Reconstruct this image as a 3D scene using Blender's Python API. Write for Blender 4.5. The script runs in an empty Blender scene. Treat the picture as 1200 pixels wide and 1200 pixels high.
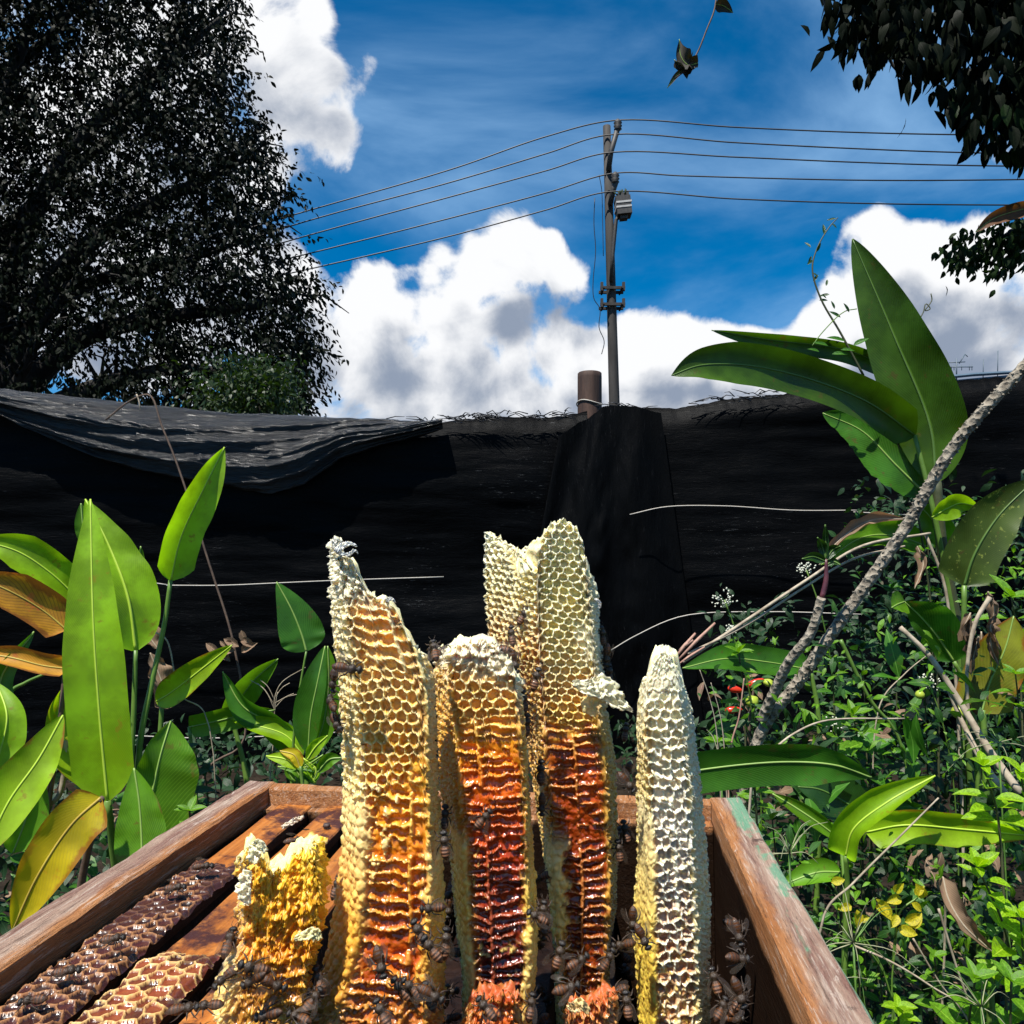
import bpy, math, random
import numpy as np
from mathutils import Vector, Matrix, Euler
random.seed(7); np.random.seed(7)
rng = np.random.RandomState(11)
R = math.radians
scene = bpy.context.scene
col = scene.collection
# ------------------------------------------------------------ camera
F = 900.0; H = 0.95; PITCH = math.atan(59/F)
cam_d = bpy.data.cameras.new('camera'); cam = bpy.data.objects.new('camera', cam_d); col.objects.link(cam)
cam.location = (0, 0, H); cam.rotation_euler = (R(90)+PITCH, 0, 0)
cam_d.sensor_fit = 'HORIZONTAL'; cam_d.sensor_width = 36; cam_d.lens = 36*F/1200
cam_d.clip_start = 0.01; cam_d.clip_end = 1200
scene.camera = cam
scene.view_settings.view_transform = 'Standard'; scene.view_settings.look = 'None'
scene.view_settings.exposure = 0.75; scene.view_settings.gamma = 1.0; scene.view_settings.use_curve_mapping = False
scene.cycles.max_bounces = 6; scene.cycles.diffuse_bounces = 3; scene.cycles.glossy_bounces = 3; scene.cycles.transparent_max_bounces = 8
scene.cycles.sample_clamp_indirect = 6
# ------------------------------------------------------------ sun
SUN_DIR = Vector((-0.25, -0.36, 0.90)).normalized()      # towards the sun
sun_d = bpy.data.lights.new('sun', 'SUN'); sun = bpy.data.objects.new('sun', sun_d); col.objects.link(sun)
sun_d.energy = 5.0; sun_d.angle = R(0.5); sun_d.color = (1.0, 0.955, 0.88)
sun.rotation_euler = SUN_DIR.to_track_quat('Z', 'Y').to_euler()
# ------------------------------------------------------------ helpers: pixel ray to a point at real distance
cp, sp = math.cos(PITCH), math.sin(PITCH)
def P(px, py, d):
    X = (px-600)/F; Y = (600-py)/F
    rx, ry, rz = X, cp - Y*sp, sp + Y*cp
    k = d/ry
    return Vector((rx*k, d, H + rz*k))
def azel(px, py):
    v = P(px, py, 1.0) - Vector((0, 0, H)); v.normalize()
    return math.atan2(v.x, v.y), math.asin(v.z)
# ------------------------------------------------------------ world: Nishita sky with clouds
def N(nt, t, **kw):
    n = nt.nodes.new(t)
    for k, v in kw.items(): setattr(n, k, v)
    return n
def mth(nt, op, a, b=None, c=None, clamp=False):
    n = nt.nodes.new('ShaderNodeMath'); n.operation = op; n.use_clamp = clamp
    for i, x in enumerate((a, b, c)):
        if x is None: continue
        if isinstance(x, (int, float)): n.inputs[i].default_value = x
        else: nt.links.new(x, n.inputs[i])
    return n.outputs[0]
def vmth(nt, op, a, b=None):
    n = nt.nodes.new('ShaderNodeVectorMath'); n.operation = op
    for i, x in enumerate((a, b)):
        if x is None: continue
        if isinstance(x, (tuple, list, Vector)): n.inputs[i].default_value = tuple(x)
        else: nt.links.new(x, n.inputs[i])
    return n.outputs['Value'] if op in ('DOT_PRODUCT', 'LENGTH') else n.outputs[0]
def sstep(nt, x, lo, hi):
    n = nt.nodes.new('ShaderNodeMapRange'); n.interpolation_type = 'SMOOTHSTEP'
    nt.links.new(x, n.inputs[0]); n.inputs[1].default_value = lo; n.inputs[2].default_value = hi
    return n.outputs[0]
def mixc(nt, fac, a, b, mode='MIX'):
    n = nt.nodes.new('ShaderNodeMix'); n.data_type = 'RGBA'; n.blend_type = mode
    for inp, x in ((n.inputs[0], fac), (n.inputs[6], a), (n.inputs[7], b)):
        if isinstance(x, (int, float)): inp.default_value = x
        elif isinstance(x, (tuple, list)): inp.default_value = (*x[:3], 1)
        else: nt.links.new(x, inp)
    return n.outputs[2]
# blobs: px, py, half width px, half height px, weight
BLOBS = [
 (615, 305, 62, 38, 1.15), (545, 345, 85, 48, 1.15), (415, 365, 85, 52, 1.2), (560, 400, 130, 55, 1.1),
 (430, 450, 160, 55, 1.2), (640, 460, 200, 50, 1.15), (760, 430, 90, 48, 1.1), (850, 420, 75, 30, .8), (940, 430, 110, 36, .7),
 (1015, 275, 42, 34, 1.0), (1000, 340, 50, 45, 1.0), (1090, 330, 70, 48, 1.0), (1180, 310, 50, 40, .9), (1130, 400, 140, 36, .8),
 (340, 50, 85, 72, .80), (390, 130, 55, 46, .62), (150, 120, 170, 150, .9), (130, 330, 170, 120, .9),
 (1300, 440, 200, 60, .9), (-250, 300, 200, 200, .7),
]
g = bpy.data.node_groups.new('cloud_density', 'ShaderNodeTree')
g.interface.new_socket('Vector', in_out='INPUT', socket_type='NodeSocketVector')
g.interface.new_socket('Density', in_out='OUTPUT', socket_type='NodeSocketFloat')
gi = g.nodes.new('NodeGroupInput'); go = g.nodes.new('NodeGroupOutput')
vec = vmth(g, 'NORMALIZE', gi.outputs[0])
sep = N(g, 'ShaderNodeSeparateXYZ'); g.links.new(vec, sep.inputs[0])
az = mth(g, 'ARCTAN2', sep.outputs[0], sep.outputs[1]); el = mth(g, 'ARCSINE', sep.outputs[2])
n1 = N(g, 'ShaderNodeTexNoise', noise_dimensions='3D'); n1.inputs['Scale'].default_value = 7; n1.inputs['Detail'].default_value = 9
n1.inputs['Roughness'].default_value = .60; n1.inputs['Distortion'].default_value = .25
g.links.new(vec, n1.inputs['Vector'])
n2 = N(g, 'ShaderNodeTexVoronoi', feature='SMOOTH_F1'); n2.inputs['Scale'].default_value = 15; n2.inputs['Smoothness'].default_value = .6
try: n2.inputs['Detail'].default_value = 1.0; n2.inputs['Roughness'].default_value = .5
except Exception: pass
g.links.new(vec, n2.inputs['Vector'])
cxy = N(g, 'ShaderNodeCombineXYZ'); g.links.new(az, cxy.inputs[0]); g.links.new(el, cxy.inputs[1])
acc = None
for (bx_, by_, sx_, sy_, w_) in BLOBS:
    a0, e0 = azel(bx_, by_)
    v = vmth(g, 'SUBTRACT', cxy.outputs[0], (a0, e0, 0))
    v = vmth(g, 'MULTIPLY', v, (F/sx_*.92, F/sy_*.92, 0))
    dd = vmth(g, 'DOT_PRODUCT', v, v)
    ex = mth(g, 'EXPONENT', mth(g, 'MULTIPLY', dd, -1.0))
    ex = mth(g, 'MULTIPLY', ex, w_)
    acc = ex if acc is None else mth(g, 'ADD', acc, ex)
acc = mth(g, 'MINIMUM', acc, 1.15)
# far from the frame (behind and beside the camera) ordinary scattered cloud
side = sstep(g, mth(g, 'ABSOLUTE', az), .75, 1.3)
acc = mth(g, 'ADD', acc, mth(g, 'MULTIPLY', side, .28))
nz = mth(g, 'MULTIPLY', mth(g, 'SUBTRACT', n1.outputs[0], .5), 2.25)
vz = mth(g, 'MULTIPLY', mth(g, 'SUBTRACT', .35, n2.outputs['Distance']), .85)
tot = mth(g, 'ADD', mth(g, 'ADD', acc, nz), vz)
g.links.new(tot, go.inputs[0])

world = bpy.data.worlds.new('World'); scene.world = world; world.use_nodes = True
wt = world.node_tree; wt.nodes.clear()
out = N(wt, 'ShaderNodeOutputWorld'); bg = N(wt, 'ShaderNodeBackground')
sky = N(wt, 'ShaderNodeTexSky', sky_type='NISHITA'); sky.sun_disc = False
sky.sun_elevation = math.asin(SUN_DIR.z); sky.sun_rotation = math.atan2(SUN_DIR.x, SUN_DIR.y)
sky.altitude = 1800; sky.air_density = 1.0; sky.dust_density = 0.25; sky.ozone_density = 2.5
tc = N(wt, 'ShaderNodeTexCoord')
hsv = N(wt, 'ShaderNodeHueSaturation'); hsv.inputs['Saturation'].default_value = 1.55; hsv.inputs['Value'].default_value = 1.15
hsv.inputs['Hue'].default_value = .495
wt.links.new(sky.outputs[0], hsv.inputs['Color'])
def dens(vecsock):
    gn = N(wt, 'ShaderNodeGroup'); gn.node_tree = g; wt.links.new(vecsock, gn.inputs[0]); return gn.outputs[0]
d1 = dens(tc.outputs['Generated'])
d2 = dens(vmth(wt, 'ADD', tc.outputs['Generated'], (-.028, 0, .075)))
mask = sstep(wt, d1, .30, .62)
shade = sstep(wt, mth(wt, 'ADD', mth(wt, 'MULTIPLY', d2, .75), mth(wt, 'MULTIPLY', d1, .25)), .42, 1.12)
SKY_S = 0.07
ccol = mixc(wt, shade, (.585/SKY_S, .59/SKY_S, .60/SKY_S), (.17/SKY_S, .205/SKY_S, .27/SKY_S))
# thin high streaks
mp = N(wt, 'ShaderNodeMapping'); mp.inputs['Rotation'].default_value = (0, R(-48), R(10)); mp.inputs['Scale'].default_value = (1.0, 1.6, 2.6)
wt.links.new(tc.outputs['Generated'], mp.inputs[0])
n3 = N(wt, 'ShaderNodeTexNoise'); n3.inputs['Scale'].default_value = 1.7; n3.inputs['Detail'].default_value = 8; n3.inputs['Roughness'].default_value = .55
n3.inputs['Distortion'].default_value = .5
wt.links.new(mp.outputs[0], n3.inputs['Vector'])
cir = mth(wt, 'MULTIPLY', sstep(wt, n3.outputs[0], .36, .72), .7)
skyc = mixc(wt, cir, hsv.outputs[0], (.22/SKY_S, .38/SKY_S, .58/SKY_S))
fin = mixc(wt, mask, skyc, ccol)
wt.links.new(fin, bg.inputs[0]); bg.inputs[1].default_value = SKY_S
wt.links.new(bg.outputs[0], out.inputs[0])

# ------------------------------------------------------------ mesh helpers
def link(name, me, mats=None, parent=None):
    o = bpy.data.objects.new(name, me); col.objects.link(o)
    if mats is not None:
        for m in (mats if isinstance(mats, (list, tuple)) else [mats]):
            me.materials.append(m)
    if parent is not None: o.parent = parent
    return o
def thing(name, label, cat, loc=(0, 0, 0), group=None):
    o = bpy.data.objects.new(name, None); o.empty_display_size = .05; col.objects.link(o)
    o.location = loc; o['label'] = label; o['category'] = cat
    if group: o['group'] = group
    bpy.context.view_layer.update()
    return o
def tag(o, label, cat, group=None):
    o['label'] = label; o['category'] = cat
    if group: o['group'] = group
    return o
def np_mesh(name, V, Fc, smooth=True, uv=None):
    """V (n,3), Fc list of arrays (k,3)/(k,4) or python list of faces"""
    me = bpy.data.meshes.new(name)
    V = np.asarray(V, dtype=np.float32)
    if isinstance(Fc, np.ndarray):
        k, c = Fc.shape
        me.vertices.add(len(V)); me.vertices.foreach_set('co', V.ravel())
        me.loops.add(k*c); me.loops.foreach_set('vertex_index', Fc.astype(np.int32).ravel())
        me.polygons.add(k); me.polygons.foreach_set('loop_start', np.arange(0, k*c, c, dtype=np.int32))
        me.update(calc_edges=True)
    else:
        me.from_pydata([tuple(v) for v in V], [], [tuple(int(i) for i in f) for f in Fc])
    if smooth: me.polygons.foreach_set('use_smooth', [True]*len(me.polygons))
    if uv is not None:
        l = me.uv_layers.new(name='UVMap')
        idx = np.empty(len(me.loops), dtype=np.int32); me.loops.foreach_get('vertex_index', idx)
        l.data.foreach_set('uv', np.asarray(uv, dtype=np.float32)[idx].ravel())
    me.validate(clean_customdata=False)
    me.update()
    return me
class MB:
    """collects shapes for ONE mesh"""
    def __init__(s): s.v = []; s.f = []; s.n = 0
    def add(s, V, Fs):
        s.v.extend([tuple(x) for x in V]); s.f.extend([tuple(i+s.n for i in f) for f in Fs]); s.n += len(V)
    def box(s, c, size, rot=None, bev=0):
        hx, hy, hz = [q/2 for q in size]; c = Vector(c)
        V = [Vector((x, y, z)) for x in (-hx, hx) for y in (-hy, hy) for z in (-hz, hz)]
        if rot is not None: V = [rot @ v for v in V]
        s.add([v+c for v in V], [(0, 1, 3, 2), (4, 6, 7, 5), (0, 4, 5, 1), (2, 3, 7, 6), (0, 2, 6, 4), (1, 5, 7, 3)])
    def tube(s, pts, rad, n=8, cap=True):
        pts = [Vector(p) for p in pts]; m = len(pts)
        rr = rad if isinstance(rad, (list, tuple, np.ndarray)) else [rad]*m
        V = []; ref = None
        for i, p in enumerate(pts):
            t = (pts[min(i+1, m-1)] - pts[max(i-1, 0)])
            if t.length < 1e-9: t = Vector((0, 0, 1))
            t.normalize()
            if ref is None:
                ref = Vector((1, 0, 0)) if abs(t.x) < .8 else Vector((0, 1, 0))
            a = (ref - t*ref.dot(t)).normalized(); b = t.cross(a); ref = a
            for k in range(n):
                an = 2*math.pi*k/n
                V.append(p + (a*math.cos(an)+b*math.sin(an))*rr[i])
        Fs = []
        for i in range(m-1):
            for k in range(n):
                k2 = (k+1) % n
                Fs.append((i*n+k, i*n+k2, (i+1)*n+k2, (i+1)*n+k))
        if cap:
            Fs.append(tuple(range(n-1, -1, -1))); Fs.append(tuple((m-1)*n+k for k in range(n)))
        s.add(V, Fs)
    def mesh(s, name, smooth=True):
        me = bpy.data.meshes.new(name); me.from_pydata(s.v, [], s.f)
        if smooth: me.polygons.foreach_set('use_smooth', [True]*len(me.polygons))
        me.update(); return me
    def obj(s, name, mat, parent=None, smooth=True):
        return link(name, s.mesh(name, smooth), mat, parent)
def bez(pts, n):
    """Catmull-Rom through points"""
    pts = [Vector(p) for p in pts]
    if len(pts) == 2:
        return [pts[0].lerp(pts[1], i/(n-1)) for i in range(n)]
    Q = [pts[0]*2-pts[1]] + pts + [pts[-1]*2-pts[-2]]
    outp = []
    m = len(pts)-1
    for i in range(n):
        t = i/(n-1)*m; k = min(int(t), m-1); t -= k
        a, b, c, d = Q[k], Q[k+1], Q[k+2], Q[k+3]
        t0 = 0.0; t1 = t0+max((b-a).length, 1e-6)**.5; t2 = t1+max((c-b).length, 1e-6)**.5; t3 = t2+max((d-c).length, 1e-6)**.5
        q = t1+(t2-t1)*t
        A1 = a*((t1-q)/(t1-t0))+b*((q-t0)/(t1-t0)); A2 = b*((t2-q)/(t2-t1))+c*((q-t1)/(t2-t1)); A3 = c*((t3-q)/(t3-t2))+d*((q-t2)/(t3-t2))
        B1 = A1*((t2-q)/(t2-t0))+A2*((q-t0)/(t2-t0)); B2 = A2*((t3-q)/(t3-t1))+A3*((q-t1)/(t3-t1))
        outp.append(B1*((t2-q)/(t2-t1))+B2*((q-t1)/(t2-t1)))
    return outp
# numpy value noise
def _h(ix, iy, iz, seed):
    n = (ix.astype(np.int64)*374761393 + iy.astype(np.int64)*668265263 + iz.astype(np.int64)*2147483647 + seed*1274126177) & 0xffffffff
    n = ((n ^ (n >> 13))*1274126177) & 0xffffffff
    n = n ^ (n >> 16)
    return (n & 0xffffff)/float(0xffffff)
def vnoise(x, y, z=None, seed=0):
    x = np.asarray(x, dtype=float); y = np.asarray(y, dtype=float)
    z = np.zeros_like(x) if z is None else np.asarray(z, dtype=float)
    ix, iy, iz = np.floor(x), np.floor(y), np.floor(z)
    fx, fy, fz = x-ix, y-iy, z-iz
    fx, fy, fz = [q*q*(3-2*q) for q in (fx, fy, fz)]
    r = 0
    for a in (0, 1):
        for b in (0, 1):
            for c in (0, 1):
                w = (fx if a else 1-fx)*(fy if b else 1-fy)*(fz if c else 1-fz)
                r = r + w*_h(ix+a, iy+b, iz+c, seed)
    return r
def fbm(x, y, z=None, o=4, seed=0):
    r = 0; a = .5; s = 1.0; t = 0
    for i in range(o):
        r = r + a*vnoise(np.asarray(x)*s, np.asarray(y)*s, None if z is None else np.asarray(z)*s, seed+i*17); t += a
        a *= .5; s *= 2.03
    return r/t
# ------------------------------------------------------------ materials
def mat_new(name):
    m = bpy.data.materials.new(name); m.use_nodes = True
    nt = m.node_tree; nt.nodes.clear()
    o = N(nt, 'ShaderNodeOutputMaterial'); p = N(nt, 'ShaderNodeBsdfPrincipled'); nt.links.new(p.outputs[0], o.inputs[0])
    return m, nt, p, o
def setp(p, **kw):
    for k, v in kw.items():
        k = k.replace('_', ' ')
        s = p.inputs.get(k)
        if s is None: continue
        s.default_value = (*v, 1) if isinstance(v, tuple) and len(v) == 3 and s.type == 'RGBA' else v
def noise(nt, scale, detail=4, rough=.5, coord='Object', mp=None, dist=0):
    t = N(nt, 'ShaderNodeTexCoord'); n = N(nt, 'ShaderNodeTexNoise')
    n.inputs['Scale'].default_value = scale; n.inputs['Detail'].default_value = detail; n.inputs['Roughness'].default_value = rough
    n.inputs['Distortion'].default_value = dist
    src = t.outputs[coord]
    if mp is not None:
        m = N(nt, 'ShaderNodeMapping'); m.inputs['Scale'].default_value = mp; nt.links.new(src, m.inputs[0]); src = m.outputs[0]
    nt.links.new(src, n.inputs['Vector'])
    return n.outputs[0]
def bump(nt, p, h, strength=.5, dist=.01):
    b = N(nt, 'ShaderNodeBump'); b.inputs['Strength'].default_value = strength; b.inputs['Distance'].default_value = dist
    nt.links.new(h, b.inputs['Height']); nt.links.new(b.outputs[0], p.inputs['Normal'])
    return b
def ramp(nt, x, stops):
    r = N(nt, 'ShaderNodeValToRGB'); e = r.color_ramp.elements
    while len(e) < len(stops): e.new(.5)
    for i, (p_, c) in enumerate(stops): e[i].position = p_; e[i].color = (*c, 1)
    nt.links.new(x, r.inputs[0]); return r.outputs[0]
def simple(name, c1, c2, scale=30, rough=.7, bs=.3, bd=.003, mp=None, detail=5, spec=.5, metal=0):
    m, nt, p, o = mat_new(name)
    n = noise(nt, scale, detail, .6, mp=mp)
    nt.links.new(ramp(nt, n, [(.3, c1), (.7, c2)]), p.inputs['Base Color'])
    setp(p, Roughness=rough, Metallic=metal); p.inputs['Specular IOR Level'].default_value = spec
    bump(nt, p, n, bs, bd)
    return m
def mat_leaf(name, base, vein, edge=None, edge_amt=0.0, trans=.45, rough=.42, spec=.42, fleck=.7, vfreq=26, vstr=.35, spots=None, tcol=None):
    m, nt, p, o = mat_new(name)
    uvn = N(nt, 'ShaderNodeUVMap'); sp_ = N(nt, 'ShaderNodeSeparateXYZ'); nt.links.new(uvn.outputs[0], sp_.inputs[0])
    u, v = sp_.outputs[0], sp_.outputs[1]
    au = mth(nt, 'ABSOLUTE', u)
    ph = mth(nt, 'ADD', mth(nt, 'MULTIPLY', v, vfreq), mth(nt, 'MULTIPLY', mth(nt, 'POWER', au, .8), -vfreq*.35))
    n = noise(nt, 9, 3)
    ph = mth(nt, 'ADD', ph, mth(nt, 'MULTIPLY', n, 1.2))
    fr = mth(nt, 'PINGPONG', ph, .5)
    vl = mth(nt, 'SUBTRACT', 1.0, sstep(nt, fr, 0.02, .2))
    mid = mth(nt, 'SUBTRACT', 1.0, sstep(nt, au, .025, .06))
    nbig = noise(nt, 14, 5, .6)
    c = mixc(nt, sstep(nt, nbig, .35, .68), tuple(q*.58 for q in base), tuple(min(1, q*1.2) for q in base))
    c = mixc(nt, mth(nt, 'MULTIPLY', vl, vstr), c, vein)
    if edge is not None:
        e = mth(nt, 'ADD', au, mth(nt, 'MULTIPLY', mth(nt, 'SUBTRACT', noise(nt, 25, 5, .65), .5), 1.6))
        c = mixc(nt, mth(nt, 'MULTIPLY', sstep(nt, e, 1.0-edge_amt, 1.25-edge_amt), .92), c, edge)
    fl_ = noise(nt, 38, 6, .7)
    c = mixc(nt, mth(nt, 'MULTIPLY', sstep(nt, fl_, .60, .66), fleck), c, (base[0]*.8+.06, base[1]*.35+.03, base[2]+.008))
    c = mixc(nt, mth(nt, 'MULTIPLY', sstep(nt, noise(nt, 5, 3), .5, .75), .35), c, (base[0]*1.5, base[1]*1.15, base[2]))
    if spots is not None:
        s_ = noise(nt, 120, 3, .6)
        c = mixc(nt, mth(nt, 'MULTIPLY', sstep(nt, s_, .6, .68), .85), c, spots)
    c = mixc(nt, mth(nt, 'MULTIPLY', mid, .85), c, tuple(min(1, q*1.25) for q in vein))
    nt.links.new(c, p.inputs['Base Color']); setp(p, Roughness=rough)
    p.inputs['Specular IOR Level'].default_value = spec
    rv = N(nt, 'ShaderNodeMapRange'); nt.links.new(nbig, rv.inputs[0]); rv.inputs[1].default_value = .3; rv.inputs[2].default_value = .7; rv.inputs[3].default_value = max(.15, rough-.12); rv.inputs[4].default_value = rough+.15; nt.links.new(rv.outputs[0], p.inputs['Roughness'])
    hgt = mth(nt, 'ADD', mth(nt, 'MULTIPLY', vl, -.5), mth(nt, 'MULTIPLY', mid, .9))
    hgt = mth(nt, 'ADD', hgt, mth(nt, 'MULTIPLY', noise(nt, 60, 3), .5))
    bump(nt, p, hgt, .22, .002)
    tr = N(nt, 'ShaderNodeBsdfTranslucent'); 
    tcx = mixc(nt, 1.0, c, (tcol or (1.5, 1.45, .5)), 'MULTIPLY')
    nt.links.new(tcx, tr.inputs[0])
    mx = N(nt, 'ShaderNodeMixShader'); mx.inputs[0].default_value = trans
    nt.links.new(p.outputs[0], mx.inputs[1]); nt.links.new(tr.outputs[0], mx.inputs[2]); nt.links.new(mx.outputs[0], o.inputs[0])
    return m
# ============================================================ GROUND
m_soil = simple('soil', (.008, .006, .004), (.028, .02, .014), 18, .95, .8, .03, spec=.08)
nx = 60
xs = np.concatenate([-np.geomspace(160, 1.2, 16), np.linspace(-1, 1, 8), np.geomspace(1.2, 160, 16)])
ys = np.concatenate([[-60, -20, -6, -2, -.5], np.linspace(0, 6, 24), np.geomspace(6.6, 400, 14)])
GX, GY = np.meshgrid(xs, ys)
GZ = (fbm(GX*1.2, GY*1.2, seed=3)-.5)*.10*np.clip(1-np.hypot(GX, GY-3)/14, 0, 1)-.03
Vg = np.stack([GX.ravel(), GY.ravel(), GZ.ravel()], 1)
c_ = len(xs); r_ = len(ys)
i0 = (np.arange(r_-1)[:, None]*c_ + np.arange(c_-1)[None, :]).ravel()
ground = link('ground', np_mesh('ground', Vg, np.stack([i0, i0+1, i0+c_+1, i0+c_], 1)), m_soil); ground['kind'] = 'structure'

# ============================================================ FENCE of black plastic sheeting
def mat_plastic(name, stretch, base=(.0009, .001, .0012)):
    m, nt, p, o = mat_new(name)
    n = noise(nt, 14, 9, .72, mp=stretch, dist=.6)
    n2 = noise(nt, 3.5, 3, .5)
    p.inputs['Specular IOR Level'].default_value = .05 if 'flap' not in name and 'drape' not in name else (.75 if 'flap' in name else .05)
    nt.links.new(ramp(nt, n, [(.3, base), (.62, tuple(q*1.8 for q in base)), (.78, (.016, .017, .019))]), p.inputs['Base Color'])
    scr_glint = noise(nt, 9, 7, .8, mp=(1.2, 1.2, 14) if 'drape' not in name else (14, 14, 1.0), dist=1.2)  # pale streaks in the colour: scratches that double as painted highlights
    msk = sstep(nt, noise(nt, 1.1, 3, .6), .5, .62)
    cur = p.inputs['Base Color'].links[0].from_socket
    nt.links.new(mixc(nt, mth(nt, 'MULTIPLY', mth(nt, 'MULTIPLY', sstep(nt, scr_glint, .60, .68), msk), .9 if 'drape' not in name else .25), cur, (.11, .115, .12) if 'flap' not in name else (.19, .193, .196)), p.inputs['Base Color'])
    rr = N(nt, 'ShaderNodeMapRange'); nt.links.new(n2, rr.inputs[0]); rr.inputs[3].default_value = .22 if 'flap' in name else .30; rr.inputs[4].default_value = .42 if 'flap' in name else .6
    nt.links.new(rr.outputs[0], p.inputs['Roughness'])
    w = noise(nt, 240, 2, .5, mp=(1, 1, 2.4))
    h = mth(nt, 'ADD', n, mth(nt, 'MULTIPLY', w, .12))
    bump(nt, p, h, .9 if 'flap' in name else .45, .02 if 'flap' in name else .008)
    return m
m_sheet = mat_plastic('black_plastic_sheet', (1.0, 1.0, 5.0))
m_sheet_v = mat_plastic('black_plastic_drape', (5.0, 5.0, 1.0))
m_flap = mat_plastic('black_plastic_flap', (.8, .8, 7.0), (.0032, .0034, .004))
fence = thing('plastic_fence', 'long black plastic sheeting fence sagging across the whole yard behind the plants', 'fence', (0, 4, 0))
def fdepth(px):      # plan of the fence line
    return np.interp(px, [-700, 0, 400, 690, 1200, 1900], [3.3, 3.55, 3.85, 4.0, 3.75, 3.2])
def topy(px):
    return np.interp(px, [-700, 0, 100, 200, 300, 400, 500, 545, 580, 640, 680, 700, 745, 800, 850, 950, 1100, 1200, 1900],
                     [430, 458, 468, 479, 487, 491, 495, 489, 486, 488, 481, 479, 477, 476, 467, 456, 446, 438, 410])
def sheet(name, pa, pb, n, m, dispf, mat, topf=topy, botz=-.02, dz=0.0, both=False):
    px = np.linspace(pa, pb, n); d = fdepth(px)+dz
    tz = np.array([P(a, b, c).z for a, b, c in zip(px, topf(px), d)])
    tx = np.array([P(a, 600, c).x for a, c in zip(px, d)])
    t = np.linspace(0, 1, m)
    PX = np.repeat(px[None], m, 0); T = np.repeat(t[:, None], n, 1)
    X = np.repeat(tx[None], m, 0).copy(); Y = np.repeat(d[None], m, 0).copy()
    bz = botz(px, d) if callable(botz) else np.full(n, botz)
    Z = tz[None]*(1-T)+bz[None]*T
    dx, dy, dzz = dispf(PX, T, X, Z)
    X = X+dx; Y = Y+dy; Z = Z+dzz
    V = np.stack([X.ravel(), Y.ravel(), Z.ravel()], 1)
    i0 = (np.arange(m-1)[:, None]*n+np.arange(n-1)[None]).ravel()
    return link(name, np_mesh(name, V, np.stack([i0, i0+n, i0+n+1, i0+1], 1)), mat, None)
def par(o, p):
    o.parent = p; o.matrix_parent_inverse = p.matrix_world.inverted(); return o
def d_main(PX, T, X, Z):
    w = (fbm(X*1.0, Z*2.2, seed=4, o=3)-.5)*.10 + (fbm(X*2.5, Z*22, seed=9)-.5)*.016
    roll = np.exp(-(T/.035)**2)
    tz = (fbm(X*7, X*0+.4, seed=22)-.5)*.02*roll + (fbm(X*40, X*0+.4, seed=23)-.5)*.012*roll
    near = 1-np.exp(-((PX-715)/85.)**4)
    return 0*X, (w*(1-roll*.6))*near+.05*roll, tz
s1 = par(sheet('plastic_sheet', -700, 690, 500, 120, d_main, m_sheet), fence)
s2 = par(sheet('plastic_sheet', 735, 1900, 420, 110, d_main, m_sheet), fence)
# rolled-over flap at left
def flap_bot(px, d):
    by = np.interp(px, [-700, 0, 60, 120, 200, 280, 320, 360, 400, 520], [470, 489, 515, 540, 560, 574, 580, 570, 540, 505])
    return np.array([P(a, b, c).z for a, b, c in zip(px, by, d)])
def _unused(): pass
def d_flap(PX, T, X, Z):
    belly = -.07*np.sin(np.pi*np.clip(T, 0, 1))**.7 - .03
    w = (fbm(X*1.6+T*3, T*7+X*1.4, seed=31, o=5)-.5)*.12
    ridge = -.014*np.abs(np.sin(T*15+X*1.6+fbm(X*1.5, T*3, seed=5)*7))*T-.004*np.abs(np.sin(T*41+X*5+fbm(X*3, T*5, seed=6)*9))
    edge = -.03*np.exp(-((T-.97)/.04)**2)
    return 0*X, belly+w*(.25+T)+ridge+edge, (fbm(X*9, T*3, seed=7)-.5)*.02
s3 = par(sheet('folded_flap', -700, 520, 420, 60, d_flap, m_flap, botz=flap_bot), fence)
# drape over the post
def d_drape(PX, T, X, Z):
    c = (PX-715)/75.0
    spread = c*T*.30
    fold = np.sin((PX-640)*.13+T*1.5+fbm(X*5, Z*1.5, seed=8)*5)*(.025+.05*T)
    ridge = -.09*np.exp(-((PX-(728-30*T))/22)**2) - .05*np.exp(-((PX-(700-45*T))/10)**2)
    win = np.sin(np.pi*np.clip((PX-655)/120., 0, 1))**.5
    return spread*1.1-.05*T, -.03+(-.005+fold*.7*np.minimum(1, .3+T*4)+ridge*.6*(.35+.65*np.minimum(1, T*3)))*win, (fbm(X*20, Z, seed=2)-.5)*.02
def top_dr(px): return np.interp(px, [655, 672, 690, 705, 720, 745, 775], [512, 500, 492, 479, 477, 479, 486])
s4 = par(sheet('draped_sheet', 655, 775, 200, 130, d_drape, m_sheet_v, topf=top_dr, dz=-.02), fence)
# crumpled dark shreds caught along the top
mb = MB()
for k in range(150):
    q = random.choice([(560, 40), (648, 32), (720, 40), (520, 60), (870, 90)])
    px = random.gauss(q[0], q[1]/2); 
    if 672 < px < 712: continue
    d = float(fdepth(px))-.03; py = float(topy(px))+random.uniform(-3, 7)
    a = P(px, py, d); an = random.uniform(-.5, .7)
    L = random.uniform(.02, .12)
    b = a+Vector((L*math.cos(an)*random.choice((-1, 1)), random.uniform(-.03, .0), L*math.sin(an)*.45))
    mb.tube([a, (a+b)/2+Vector((0, 0, random.uniform(0, .02))), b], [.003, .0025, .001], 4)
m_shred = simple('shred_plastic', (.008, .008, .009), (.02, .02, .022), 60, .5)
o = par(mb.obj('shredded_netting', m_shred), fence); o['kind'] = 'stuff'
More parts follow.
